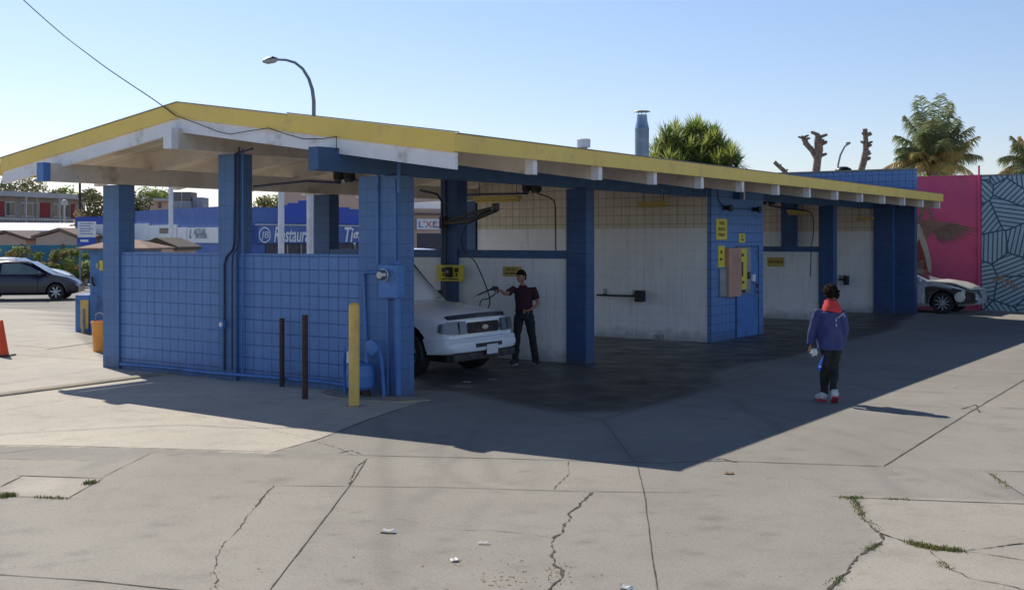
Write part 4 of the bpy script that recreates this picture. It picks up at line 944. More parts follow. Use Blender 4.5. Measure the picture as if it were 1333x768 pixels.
def hand_parts(w,d,up,size=.18,curl=.6,thumbside=1):
    """wrist w, pointing d, palm normal up (side the fingers curl to); returns skinned pieces"""
    d=Vector(d).normalized(); up=(Vector(up)-d*Vector(up).dot(d)).normalized(); s=d.cross(up).normalized()*thumbside; P=[]
    w=Vector(w); L=size
    P.append(skin('palm',[w,w+d*L*.2,w+d*L*.45],[(0,1),(1,2)],[(.024,.022),(.034,.02),(.036,.018)],'skin',None,1,1))
    for k,(off,ln) in enumerate(((.030,.95),(.010,1.05),(-.011,.98),(-.031,.8))):
        a=w+d*L*.42+s*off; c=curl; l=L*.18*ln; pts=[a]
        dd=d.copy()
        for j in range(3):
            dd=(dd*math.cos(c)+up*math.sin(c)).normalized(); upn=(up*math.cos(c)-d*0)  ; a=a+dd*l*(1-.18*j); pts.append(a)
        P.append(skin('finger',pts,[(0,1),(1,2),(2,3)],[.0095,.009,.0085,.007],'skin',None,0,1))
    a=w+d*L*.15+s*.03; pts=[a,a+(d*.5+s*.8+up*.3).normalized()*L*.17,a+(d*.5+s*.8+up*.3).normalized()*L*.17+(d*.8+s*.1+up*.5).normalized()*L*.15]
    P.append(skin('thumb',pts,[(0,1),(1,2)],[.013,.0105,.008],'skin',None,0,1))
    return P
def sleeve(name,pts,rad,mat,parent,sub=2): return skin(name,pts,[(i,i+1) for i in range(len(pts)-1)],rad,mat,parent,0,sub)
def person(loc,label,J,face,mats,jacket=False,hands=None,tilt=0):
    e=empty('person',loc,YAW,label,'person'); V=Vector
    # continuous body
    P=[J['pelvis'],J['waist'],J['chest'],J['neck0'],J['neck1'],J['ls'],J['le'],J['lw'],J['rs'],J['re'],J['rw'],J['lh'],J['lk'],J['la'],J['rh'],J['rk'],J['ra'],J['lt'],J['rt']]
    P=[V(p) for p in P]
    ed=[(0,1),(1,2),(2,3),(3,4),(2,5),(5,6),(6,7),(2,8),(8,9),(9,10),(0,11),(11,12),(12,13),(0,14),(14,15),(15,16),(13,17),(16,18)]
    rd=[(.11,.085),(.11,.085),(.12,.085),.055,.052,.04,.036,.027,.04,.036,.027,.07,.05,.03,.07,.05,.03,.02,.02]
    b=skin('body',P,ed,rd,'skin',None,0,2)
    hd,rot=head_mesh(J['head'],face,tilt); pcs=[b,hd]
    for h in (hands or []): pcs+=hand_parts(*h)
    body=join(pcs,'body',e); remesh(body,.009)
    # eyes, brows, mouth
    fz=rot@V((0,1,0)); rr_=rot@V((1,0,0)); H=V(J['head'])
    mb=MB()
    for s in (-1,1): mb.obox(H+fz*.082+rr_*s*.03+V((0,0,.012)),(.026,.02,.01),mat=rot)
    mb.build('eye','shoe_black',e); 
    mb=MB(); mb.obox(H+fz*.088+V((0,0,-.062)),(.045,.012,.007),mat=rot); mb.build('mouth','hood_red',e)
    # hair cap
    bm=bmesh.new(); bmesh.ops.create_icosphere(bm,subdivisions=4,radius=1); rr=random.Random(5)
    dl=[v for v in bm.verts if (v.co.z<(.18 if v.co.y>.25 else (-.05 if v.co.y>-.25 else -.5)))]
    bmesh.ops.delete(bm,geom=dl,context='VERTS')
    from mathutils import noise as mn
    for v in bm.verts:
        n=1+ (mats.get('fluff',.05))*mn.noise(v.co*5)+mats.get('fluff',.05)*1.0*mn.noise(v.co*13)
        v.co=H+rot@V((v.co.x*mats.get('hr',.085)*n,v.co.y*mats.get('hr',.085)*1.22*n,v.co.z*.132*n))
    me=bpy.data.meshes.new('hair'); bm.to_mesh(me); bm.free(); me.materials.append(M['hair_dark']); me.polygons.foreach_set('use_smooth',[True]*len(me.polygons))
    o=bpy.data.objects.new('hair',me); col.objects.link(o); o.parent=e; md=o.modifiers.new('s','SOLIDIFY'); md.thickness=.012
    # garments: elliptical lofts merged into one surface
    def loftp(rings):
        mb=MB(); vs=[];fs=[]; n=20
        for c,rx,ry in rings:
            c=V(c); vs+=[(c.x+rx*math.cos(2*PI*k/n),c.y+ry*math.sin(2*PI*k/n),c.z) for k in range(n)]
        for i in range(len(rings)-1):
            for k in range(n): a_=i*n+k;b_=i*n+(k+1)%n; fs.append((a_,b_,b_+n,a_+n))
        fs+=[tuple(range(n))[::-1],tuple((len(rings)-1)*n+k for k in range(n))]; mb.add(vs,fs); return mb
    def garment(name,pieces,mat,vox=.011,wr=.006,seed=1):
        from mathutils import noise as mn
        obs=[p.build('g',mat,None) for p in pieces]; g=join(obs,name,e); remesh(g,vox)
        me=g.data; 
        for v in me.vertices:
            k=mn.noise(Vector((v.co.x*11,v.co.y*11,v.co.z*(7 if jacket else 14)+seed)))*wr*(3.2 if jacket else 1.2)+mn.noise(v.co*30)*wr*.4; v.co=v.co+v.normal*k
        sm=g.modifiers.new('m','SMOOTH'); sm.iterations=2; sm.factor=.5
        return g
    tr=mats['tr']; sh=[loftp([(J['hem'],tr[0],tr[1]),(J['waist'],tr[2],tr[3]),(V(J['chest'])-V((0,0,.06)),tr[4]*.95,tr[5]),(V(J['chest'])+V((0,0,.06)),tr[4],tr[5]),((V(J['ls'])+V(J['rs']))*.5+V((0,0,.0)),(J['rs'][0]-J['ls'][0])*.5*.98,tr[5]*.82),(V(J['collar'])-V((0,0,.035)),(J['rs'][0]-J['ls'][0])*.5*.66,tr[5]*.74),(V(J['collar'])-V((0,0,.015)),.085,.075),(V(J['collar'])+V((0,0,.025)),.062,.062)])]
    for q in 'lr':
        m_=MB(); S=V(J[q+'s']); 
        if jacket: m_.tube([S.lerp(V(J['chest']),.25),S,V(J[q+'e']),V(J[q+'sl'])],[.06,.07,.06,.047],14)
        else: m_.tube([S.lerp(V(J['chest']),.3),S,V(J[q+'sl'])],[.055,.062,.064],14)
        sh.append(m_)
    garment('jacket' if jacket else 'shirt',sh,mats['top'],seed=3)
    lw_=mats['lw']; pl_=[]; P0=V(J['pelvis'])
    pl_.append(loftp([(P0-V((0,0,.08)),lw_[0]*.92,lw_[1]*.95),(P0,lw_[0],lw_[1]),(V(J['belt']),lw_[0]*.93,lw_[1]*.92)]))
    for q in 'lr':
        H_=V(J[q+'h']);K_=V(J[q+'k']);C_=V(J[q+'cuff']); m_=MB(); m_.tube([H_+V((0,0,.05)),H_.lerp(K_,.25),H_.lerp(K_,.7),K_,K_.lerp(C_,.35),K_.lerp(C_,.8),C_],[lw_[2]*.95,lw_[2],lw_[2]*.8,lw_[3],lw_[3]*.96,lw_[4],lw_[4]*1.05],14); pl_.append(m_)
    garment('trousers',pl_,mats['bottom'],wr=.009,seed=9)
    # shoes
    for a,t_,hl in ((J['la'],J['lt'],J['lheel']),(J['ra'],J['rt'],J['rheel'])):
        a=V(a);t_=V(t_);hl=V(hl)
        dd_=(t_-hl); m_=MB(); m_.tube([hl-dd_*.12+V((0,0,.012)),hl+V((0,0,.018)),hl.lerp(t_,.4)+V((0,0,.02)),hl.lerp(t_,.8)+V((0,0,.004)),t_+dd_*.12],[.03,.047,.05,.046,.026],12); m2_=MB(); m2_.tube([hl.lerp(t_,.2)+V((0,0,.0)),hl.lerp(a,.6)+dd_*.1,a+V((0,0,.03))],[.05,.05,.044],12)
        g1=m_.build('g',mats['shoe'],None); g2=m2_.build('g',mats['shoe'],None); sh=join([g1,g2],'shoe',e); remesh(sh,.008)
        dn=(t_-hl); m=MB(); up=V((0,0,1)); n=dn.cross(up).normalized(); nn=n.cross(dn).normalized()
        if nn.z>0: nn=-nn
        rows=[]
        for f,ww in ((-.14,.028),(.0,.046),(.45,.042),(.85,.05),(1.12,.036),(1.2,.012)):
            c=hl+dn*f+nn*.03; rows.append((c+n*ww,c-n*ww))
        poly=[r[0] for r in rows]+[r[1] for r in rows[::-1]]; m.prism(poly,nn*.022); m.build('sole',mats['sole'],sh,smooth=False)
    return e
# man with the spray gun (image right = +x of the frame, away = +y)
mp=G(683,474.5)
J=dict(pelvis=(-.01,0,.88),waist=(-.01,0,1.05),chest=(-.02,0,1.26),neck0=(-.03,-.01,1.41),neck1=(-.045,-.02,1.47),head=(-.06,-.05,1.575),
 ls=(-.2,-.03,1.35),le=(-.34,-.2,1.27),lw=(-.44,-.36,1.35),rs=(.16,0,1.36),re=(.25,-.04,1.08),rw=(.09,-.2,.99),
 lh=(-.1,0,.83),lk=(-.15,-.03,.46),la=(-.16,.02,.09),rh=(.08,0,.83),rk=(.14,-.05,.47),ra=(.2,.06,.09),
 lt=(-.24,-.13,.035),rt=(.24,-.09,.035),lheel=(-.17,.0,.05),rheel=(.2,.06,.05),hem=(-.01,0,.93),collar=(-.03,-.01,1.40),
 lsl=(-.29,-.13,1.29),rsl=(.215,-.02,1.17),lcuff=(-.17,.0,.05),rcuff=(.2,.045,.05),belt=(-.01,0,.97))
man=person(mp,'man in a maroon polo aiming a spray gun at the white vehicle',J,(-.75,-.66),
 dict(top='cloth_maroon',bottom='cloth_trouser',shoe='shoe_black',sole='sole_white',fluff=.04,tr=(.165,.12,.155,.118,.17,.12),lw=(.16,.118,.092,.07,.062)),
 hands=[((-.44,-.36,1.35),(-.6,-.4,.15),(0,.1,-1),.18,.9,1),((.09,-.2,.99),(-1,-.15,-.25),(.3,1,0),.18,.6,1)])
def mpt(u,v,z): return Vector(mp)+RT*u+FW*v+Vector((0,0,z))
e=wempty('spray_gun',mpt(-.5,-.42,1.36),label="black pressure spray gun with a long wand in the man's outstretched hand",cat='spray gun')
mb=MB(); mb.tube([mpt(-.47,-.4,1.30),mpt(-.49,-.41,1.37)],.018); mb.tube([mpt(-.47,-.4,1.385),mpt(-.6,-.47,1.365)],.024); mb.tube([mpt(-.50,-.41,1.40),mpt(-.57,-.45,1.40)],.02); mb.build('gun_body','black_plastic',e,smooth=True)
mb=MB(); mb.tube([mpt(-.6,-.47,1.365),mpt(-.83,-.58,1.27)],[.016,.014]); mb.build('wand','black_rubber',e,smooth=True)
mb=MB(); mb.tube([mpt(-.83,-.58,1.27),mpt(-.90,-.61,1.24)],.011); mb.build('nozzle','steel',e)
hp=[mpt(-.5,-.42,1.31),mpt(-.57,-.46,1.25),mpt(-.66,-.5,1.2),mpt(-.76,-.5,1.18),mpt(-.79,-.48,1.05),mpt(-.72,-.46,.98),mpt(-.64,-.44,1.05),mpt(-.62,-.42,1.2),mpt(-.72,-.3,1.5),mpt(-.9,.1,1.85),WYp(606,330,4.35),WYp(601,310,4.2),WYp(610,290,4.1),WYp(640,272,4.05)]
mb=MB(); mb.tube(spl(hp,6),.011,6); o=mb.build('wash_hose','black_rubber',smooth=True); tag(o,'thin black hose looping from the spray gun up to the swing arm','hose')
# person walking away
pp_=G(1080,523)
J=dict(pelvis=(.03,0,.84),waist=(.0,0,1.0),chest=(-.01,0,1.18),neck0=(.02,.03,1.33),neck1=(.03,.05,1.39),head=(.035,.06,1.49),
 ls=(-.155,0,1.245),le=(-.235,.02,1.0),lw=(-.272,-.02,.78),rs=(.15,0,1.235),re=(.212,.0,.99),rw=(.195,.08,.78),
 lh=(-.04,0,.79),lk=(-.045,.06,.44),la=(-.075,.02,.11),rh=(.11,0,.79),rk=(.06,.02,.45),ra=(.01,-.2,.17),
 lt=(-.12,.2,.045),rt=(.035,-.08,.045),lheel=(-.08,.0,.06),rheel=(.01,-.24,.13),hem=(.01,0,.72),collar=(.015,.02,1.3),
 lsl=(-.27,-.015,.79),rsl=(.197,.07,.79),lcuff=(-.073,.02,.12),rcuff=(.005,-.18,.19),belt=(.03,0,.93))
wk=person(pp_,'person walking away in a navy jacket with a red hood and black trousers',J,(-.15,1),
 dict(top='jacket_navy',bottom='pants_black',shoe='shoe_white',sole='shoe_red',fluff=.2,hr=.108,tr=(.19,.145,.165,.14,.16,.128),lw=(.135,.115,.085,.066,.05)),jacket=True,
 hands=[((-.272,-.02,.78),(-.05,0,-1),(.4,.6,0),.17,.5,1),((.195,.08,.78),(0,.1,-1),(-.4,.6,0),.17,.5,-1)])
from mathutils import noise as mnz
mb=MB(); vs=[];fs=[]; rings_=[(1.235,.10,.10,.0),(1.25,.135,.13,-.01),(1.29,.13,.128,-.005),(1.33,.115,.115,.01),(1.37,.10,.105,.03),(1.40,.092,.1,.04),(1.405,.07,.08,.04)]
for z,rx,ry,dy in rings_:
    for k in range(28):
        a=2*PI*k/28; n_=1+.07*mnz.noise(Vector((math.cos(a)*2.2,math.sin(a)*2.2,z*18)))+.03*math.sin(k*1.9+z*40); vs.append((.03+rx*n_*math.cos(a),dy+ry*n_*math.sin(a),z+.012*math.sin(a*2)))
for i in range(len(rings_)-1):
    for k in range(28): q=i*28+k;r_=i*28+(k+1)%28; fs.append((q,r_,r_+28,q+28))
fs+=[tuple(range(28))[::-1],tuple((len(rings_)-1)*28+k for k in range(28))]
mb.add(vs,fs); hd=mb.build('hood','hood_red',wk,smooth=True)
mb=MB(); 
for (u,v,z,a,l) in ((.11,-.135,1.2,.9,.1),(.155,-.125,1.21,-.5,.07),(.04,-.15,1.14,.1,.05),(.045,-.15,1.07,-.2,.04)):
    c=Vector((u,v-.02,z)); d_=Vector((math.sin(a),0,math.cos(a)))*l/2; n_=Vector((math.cos(a),0,-math.sin(a)))*.007; mb.prism([c-d_-n_,c+d_-n_,c+d_+n_,c-d_+n_],(0,-.004,0))
mb.build('jacket_print','jacket_trim',wk)
def wpt(u,v,z): return Vector(pp_)+RT*u+FW*v+Vector((0,0,z))
def blob(name,c,r,mat,label,cat,seed,sq=(1,1,1)):
    from mathutils import noise as mn
    bm=bmesh.new(); bmesh.ops.create_icosphere(bm,subdivisions=3,radius=1)
    for v in bm.verts:
        k=1+.5*mn.noise(v.co*2.2+Vector((seed,0,0))); v.co=Vector((v.co.x*sq[0],v.co.y*sq[1],v.co.z*sq[2]))*r*k
    me=bpy.data.meshes.new(name); bm.to_mesh(me); bm.free(); me.materials.append(M[mat]); o=bpy.data.objects.new(name,me); col.objects.link(o); o.location=c; return tag(o,label,cat)
blob('crumpled_cloth',wpt(-.235,-.06,.69),.05,'sign_white',"crumpled white cloth held in the walking person's left hand",'cloth',3)
e=wempty('strap',wpt(-.12,-.05,.62),label="bright blue strap hanging beside the walking person's black trousers",cat='strap')
pm('strap_blue',(.02,.12,.8),(.02,.1,.6),8,.5)
mb=MB(); mb.tube([wpt(-.10,-.07,.66),wpt(-.12,-.075,.60),wpt(-.15,-.08,.52)],[.006,.012,.02]); mb.tube([wpt(-.15,-.08,.52),wpt(-.175,-.08,.45)],[.022,.028]); mb.build('band','strap_blue',e,smooth=True)
mb=MB(); mb.tube([wpt(-.155,-.11,.51),wpt(-.16,-.11,.49)],.012); mb.build('clip','sign_white',e)
# ---------------------------------------------------------------- surroundings
pm('wall_pink',(.78,.12,.22),(.7,.1,.21),1.2,.75,bumpy=.2,grime=(.58,.11,.2),gscale=.8)
pm('facade_blue',(.08,.15,.44),(.1,.18,.45),1.0,.7,bumpy=.2,grime=(.2,.23,.42),gscale=.6); pm('facade_blue2',(.03,.08,.5),(.04,.1,.45),1.5,.6)
pm('beige_stucco',(.6,.42,.32),(.55,.39,.3),1,.85,bumpy=.3); pm('grey_stucco',(.42,.39,.36),(.36,.33,.31),1,.85,bumpy=.3); pm('red_panel',(.34,.05,.05),(.28,.04,.04),2,.7)
pm('window_glass',(.05,.08,.08),(.12,.14,.12),.7,.1,coat=.5); pm('frame_white',(.62,.62,.6),None,4,.5); pm('roof_pale',(.5,.52,.53),(.4,.42,.43),2,.7); pm('roof_brown',(.3,.19,.14),(.24,.15,.11),3,.8,bumpy=.3); pm('gable_dark',(.1,.075,.05),None,3,.8)
pm('awning_white',(.85,.85,.86),(.78,.78,.8),2,.5); pm('umber',(.2,.13,.11),(.14,.1,.09),3,.8); pm('fence_teal',(.04,.26,.3),(.06,.2,.36),.9,.7,grime=(.3,.25,.2)); pm('storefront_dark',(.03,.035,.07),(.05,.03,.05),2,.4)
pm('orange_wall',(.75,.18,.04),(.8,.25,.05),2,.6); pm('unit_brown',(.2,.16,.13),(.26,.21,.17),5,.6,.2); pm('mural_dark',(.2,.12,.09),(.32,.18,.12),8,.7); pm('mural_brown',(.3,.15,.1),(.38,.2,.12),6,.7); pm('mural_cream',(.5,.42,.3),(.6,.52,.4),5,.7); pm('mural_rust',(.3,.06,.04),None,5,.7)
def local(e): return e
class Frame:
    """vertical facade frame: origin, along (unit), inward normal"""
    def __init__(s,p0,p1): s.o=Vector((p0.x,p0.y,0)); s.L=(Vector((p1.x,p1.y,0))-s.o).length; s.d=(Vector((p1.x,p1.y,0))-s.o).normalized(); s.n=Vector((-s.d.y,s.d.x,0))   # n points away from the camera side
    def p(s,u,z,v=0): return s.o+s.d*u+s.n*v+Vector((0,0,z))
    def box(s,mb,u0,u1,z0,z1,v0,v1): mb.prism([s.p(u0,z0,v0),s.p(u1,z0,v0),s.p(u1,z1,v0),s.p(u0,z1,v0)],s.n*(v1-v0)); return mb
    def rot(s): return (PI/2,0,math.atan2(s.d.y,s.d.x))
    def u(s,px):     # where the sight line at px meets the facade
        k=(px-CX)/F; d=RT*k+FW; A=s.o-CAM
        det=s.d.x*(-d.y)-(-d.x)*s.d.y; return ((-A.x)*(-d.y)-(-d.x)*(-A.y))/det
    def z(s,px,py): q=s.p(s.u(px),0); return CH+(HY-py)/F*(q-CAM).dot(FW)
def fbuild(fr,name,u0,u1,z0,z1,v0,v1,mat,e,**k): mb=MB(); fr.box(mb,u0,u1,z0,z1,v0,v1); return mb.build(name,mat,e,**k)
# --- pink mural wall and line mural wall (face the lot)
yp=25.75
fr=Frame(Vector((-4,yp,0)),Vector((WYp(1278,300,yp).x,yp,0)))
e=wempty('pink_wall',(0,yp,0),label='tall pink painted wall with a winged figure mural',cat='wall')
zt=fr.z(1230,231); fbuild(fr,'masonry',0,fr.L,0,zt,0,.25,'wall_pink',e); fbuild(fr,'coping',0,fr.L,zt+.002,zt+.05,-.02,.27,'wall_pink',e)
def mp_(px,py): return WYp(px,py,yp-.004)
def mpoly(mb,pts,v=.0): P=[WYp(x,y,yp-.003-v) for x,y in pts]; mb.add(P,[tuple(range(len(P)))])
mb=MB(); rr=random.Random(3)
# feathered wing: long flight feathers fanning to the right
for k in range(15):
    f=k/14; x0=1193+f*16+rr.uniform(-1,1); y0=290+f*4
    ang=math.radians(6+f*62); ln=(84-44*f)*(1+.06*rr.uniform(-1,1)); w=2.7
    tip=(x0+ln*math.cos(ang)*(1.0),y0+ln*math.sin(ang)*.62+ (4 if k<3 else 0))
    d=Vector((tip[0]-x0,tip[1]-y0)); n=Vector((-d.y,d.x)).normalized()*w
    m_=(x0+d.x*.55,y0+d.y*.5-2)
    mpoly(mb,[(x0+n.x,y0+n.y),(m_[0]+n.x,m_[1]+n.y),tip,(m_[0]-n.x,m_[1]-n.y),(x0-n.x,y0-n.y)],.0006*k)
mb.build('mural_wing','mural_dark',e,fixn=False)
mb=MB(); mpoly(mb,[(1187,293),(1196,287),(1210,286),(1224,288),(1236,291),(1222,296),(1213,302),(1206,312),(1202,318),(1190,305)],.010); mb.build('mural_shoulder','mural_brown',e,fixn=False)
mb=MB()
for k in range(9):
    x0=1198+k*5; mpoly(mb,[(x0,291+k*.4),(x0+1.0,291+k*.4),(x0+7,300+k*.5),(x0+5.5,301+k*.5)],.013)
mb.build('mural_feather_line','mural_dark',e,fixn=False)
# horns
mb=MB(); pts=[(1190,288),(1197,285),(1201,277),(1199,270),(1193,268)]; pts2=[(1212,288),(1213,281),(1210,274),(1203,270),(1197,269)]
mb.tube([mp_(*q)+Vector((0,.01,0)) for q in pts],.075,6); mb.tube([mp_(*q)+Vector((0,.01,0)) for q in pts2],.07,6)
for v_ in range(len(mb.v)): x,y,z=mb.v[v_]; mb.v[v_]=(x,yp-.006-.0+(y-yp)*.08,z)
mb.build('mural_horn','mural_brown',e)
mb=MB(); mpoly(mb,[(1184,300),(1197,291),(1207,318),(1212,338),(1213,362),(1208,352),(1203,330),(1196,310),(1190,330),(1184,333)],.016); mb.build('mural_robe','mural_cream',e,fixn=False)
mb=MB(); mpoly(mb,[(1184,333),(1190,330),(1196,312),(1203,330),(1207,348),(1203,352),(1199,342),(1184,346)],.018); mb.build('mural_arm','mural_rust',e,fixn=False)
mb=MB(); mpoly(mb,[(1190,350),(1200,338),(1204,342),(1198,360),(1193,362)],.02); mpoly(mb,[(1184,345),(1203,338),(1204,341),(1184,350)],.022); mb.build('mural_leg','mural_dark',e,fixn=False)
mb=MB(); mpoly(mb,[(1258,356),(1264,351),(1271,355),(1268,362),(1262,364)]); o=mb.build('paint_patch','wall_patch' if False else 'mural_cream',e,fixn=False); o.hide_render=False
for o_ in [o]: bpy.data.objects.remove(o_)
mb=MB(); mb.tube([mp_(1275,229)+Vector((0,-.06,.32)),mp_(1275,229)+Vector((0,-.06,0)),mp_(1275,330)+Vector((0,-.06,0)),Vector((mp_(1275,330).x,yp-.06,.05))],.03); o=mb.build('drain_pipe','wall_pink',smooth=True); tag(o,'pink drain pipe at the joint between the pink wall and the striped mural','pipe')
# striped mural
def stripemat():
    m,t,b,o=nt('stripe_mural'); g=N(t,'ShaderNodeNewGeometry').outputs['Position']; s=N(t,'ShaderNodeSeparateXYZ',i_0=g)
    uv=N(t,'ShaderNodeCombineXYZ',i_0=s.outputs[0],i_1=s.outputs[2])
    # triangular patchwork: three families of slanting bands
    vo=N(t,'ShaderNodeTexVoronoi'); vo.voronoi_dimensions='2D'; vo.inputs['Scale'].default_value=1.15; t.links.new(uv.outputs[0],vo.inputs['Vector'])
    cs=N(t,'ShaderNodeSeparateColor',i_0=vo.outputs['Color']); a=mth(t,'MULTIPLY',cs.outputs[0],3.14159)
    q=mth(t,'ADD',mth(t,'MULTIPLY',s.outputs[0],mth(t,'COSINE',a)),mth(t,'MULTIPLY',s.outputs[2],mth(t,'SINE',a)))
    f=mth(t,'ABSOLUTE',mth(t,'SUBTRACT',mth(t,'FRACT',mth(t,'MULTIPLY',q,7.5)),.5)); L=ramp(t,f,.31,.4)
    vd=N(t,'ShaderNodeTexVoronoi'); vd.voronoi_dimensions='2D'; vd.feature='DISTANCE_TO_EDGE'; vd.inputs['Scale'].default_value=1.15; t.links.new(uv.outputs[0],vd.inputs['Vector'])
    L=mth(t,'MAXIMUM',L,ramp(t,vd.outputs['Distance'],.035,.02))
    c=mixc(t,ramp(t,noise(t,g,2,5),.3,.7),(.4,.52,.56),(.33,.45,.5)); c=mixc(t,L,c,(.05,.1,.14)); t.links.new(c,b.inputs['Base Color']); b.inputs['Roughness'].default_value=.75
stripemat()
xa=WYp(1278.5,300,yp).x; fr=Frame(Vector((xa,yp-.06,0)),Vector((xa+14,yp-.06,0)))
e=wempty('striped_wall',(xa+5,yp,0),label='grey teal wall painted with slanting bands of dark stripes',cat='wall')
zt=fr.z(1310,228.5); fbuild(fr,'masonry',0,fr.L,0,zt,0,.3,'stripe_mural',e); fbuild(fr,'coping',0,fr.L,zt+.002,zt+.04,-.02,.32,'flashing',e)
# scrawl low on the mural
pm('scrawl',(.38,.22,.14),(.3,.2,.15),9,.7)
mb=MB(); rr=random.Random(9)
for cx0,cy0 in ((1299,364),(1308,370),(1322,374),(1304,362),(1317,368)):
    P=[WYp(cx0+rr.uniform(-6,6),cy0+rr.uniform(-5,5),yp-.068) for _ in range(6)]
    mb.tube(spl(P,4),.018,4)
for i in range(len(mb.v)): x,y,z=mb.v[i]; mb.v[i]=(x,yp-.064+(y-(yp-.068))*.05,z)
mb.build('spray_scrawl','scrawl',e)
# --- blue storefront row beyond the lot
def building(name,label,p0,p1,h,depth,mat,cat='building'):
    fr=Frame(p0,p1); mid=fr.p(fr.L/2,0,depth/2); e=wempty(name,mid,label=label,cat=cat); fbuild(fr,'wall',0,fr.L,0,h,0,depth,mat,e); return fr,e
p0=W(299,268,52); d1=Vector((0,1,0)) # facade parallel to the side of the lot
p1=p0+d1*11.5
fr,e=building('restaurant_building','blue single storey restaurant with a stepped parapet and white script sign',p0,p1,3.78,9,'facade_blue')
if fr.n.dot(FW)<0: fr.n=-fr.n
def setframe(p0,p1):
    f_=Frame(p0,p1)
    if f_.n.dot((f_.o-CAM))<0: f_.n=-f_.n
    return f_
for o_ in list(e.children): bpy.data.objects.remove(o_)
fr=setframe(p0,p1); q0=fr.p(0,0);q1=fr.p(fr.L,0); ww=(Vector((q0.x,q0.y,0))-Vector((CAM.x,CAM.y,0))).normalized()*9
mb=MB(); mb.prism([q0,q1,q1+ww,q0+ww],(0,0,3.72)); mb.build('wall','facade_blue',e)
for i,(xa_,xb_,yt) in enumerate(((367,380,267),(380,394,264.5),(394,440,262),(440,454,270),(454,470,272.5),(470,500,274))):
    u0,u1=fr.u(xa_),fr.u(xb_); zt=fr.z((xa_+xb_)/2,yt); fbuild(fr,'parapet_step',u0,u1,3.0,zt,-.06-.002*i,.3,'facade_blue2',e)
ub=fr.u(330); ue=fr.u(480); zb=fr.z(400,293.5); fbuild(fr,'sign_border',ub,ue,zb-.04,zb+.04,-.14,-.07,'frame_white',e)
fbuild(fr,'awning',ub,ue,fr.z(400,316),zb-.06,-.3,-.01,'facade_blue',e)
u0=fr.u(338.5); zc=fr.z(339,306)
mb=MB(); rO=.37
vs=[];fs=[]
for k in range(28):
    a=2*PI*k/28
    for r_ in (rO*.84,rO): vs.append(fr.p(u0+math.cos(a)*r_*1.0,zc+math.sin(a)*r_,-.315))
for k in range(28): a=2*k;b=(2*k+2)%56; fs.append((a,a+1,b+1,b))
mb.add(vs,fs); sg=mb.build('round_emblem','letter_pale',e,fixn=False)
def ftext(s_,px,py,size,mat,e,fr,sx=1,shear=.25,v=-.32,bold=0):
    global TB; TB=bold; p=fr.p(fr.u(px),fr.z(px,py),v); return text(s_,'lettering',mat,e,size,p,fr.rot(),.003,'LEFT',shear,sx)
print('rot',fr.d,fr.n)
# text must read left to right from the lot
ftext('JB',334.3,306,.42,'letter_pale',e,fr,1.3,.1)
ftext('Restaurante',349.5,306.5,1.0,'letter_pale',e,fr,.66,bold=.018)
ftext('C',397.5,306.5,1.0,'letter_pale',e,fr,.9,bold=.02)
ftext('Tigeño',440,306.5,1.05,'letter_pale',e,fr,.82,bold=.02)
fbuild(fr,'shopfront',fr.u(345),fr.u(480),0,fr.z(400,318),-.03,-.005,'storefront_dark',e)
for xx in (372,390,430,460): fbuild(fr,'window_post',fr.u(xx),fr.u(xx+1.5),0,fr.z(400,318),-.08,-.035,'grey_stucco',e)
# taller pale building behind
pa=W(370,250,74);pb=W(640,250,96); fr2=setframe(pa,pb); e=wempty('pale_building',fr2.p(8,0,5),label='tall pale pink building rising behind the blue restaurant',cat='building'); q0=fr2.p(0,0);q1=fr2.p(fr2.L,0); ww=(Vector((q0.x,q0.y,0))-Vector((CAM.x,CAM.y,0))).normalized()*12; mb=MB(); mb.prism([q0,q1,q1+ww,q0+ww],(0,0,5.9)); mb.build('wall','beige_stucco',e)
mb=MB(); zz_=Vector((0,0,5.902)); mb.prism([q0+zz_,q1+zz_,q1+ww+zz_,q0+ww+zz_],(0,0,.15)); mb.build('roof_edge','roof_pale',e)
for xx in (548,590): fbuild(fr2,'window',fr2.u(xx),fr2.u(xx+7),fr2.z(xx,290),fr2.z(xx,277),-.03,-.004,'umber',e)
# shop with a white sign seen past the middle post
pa=W(520,300,62);pb=W(590,300,64); fr3=setframe(pa,pb); e=wempty('corner_shop',fr3.p(2,0,4),label='small shop with a white sign lettered in blue and red',cat='building')
fbuild(fr3,'wall',0,fr3.L,0,3.9,0,6,'beige_stucco',e); fbuild(fr3,'window',fr3.u(543),fr3.u(580),.6,fr3.z(560,304),-.04,-.004,'storefront_dark',e)
fbuild(fr3,'cornice',0,fr3.L,fr3.z(555,280),fr3.z(555,277.5),-.3,-.004,'umber',e)
s_=fbuild(fr3,'sign_board',fr3.u(541),fr3.u(573),fr3.z(555,299),fr3.z(555,285),-.15,-.05,'sign_white',e)
ftext('L',542.5,292.5,.5,'ink_blue',e,fr3,1.2,0,-.16); ftext("'XE",549,292.5,.5,'ink_red',e,fr3,1.25,0,-.16); ftext('24 HR',562,290,.2,'ink_blue',e,fr3,1.1,0,-.16); ftext('OPEN',562,296,.2,'ink_blue',e,fr3,1.1,0,-.16)
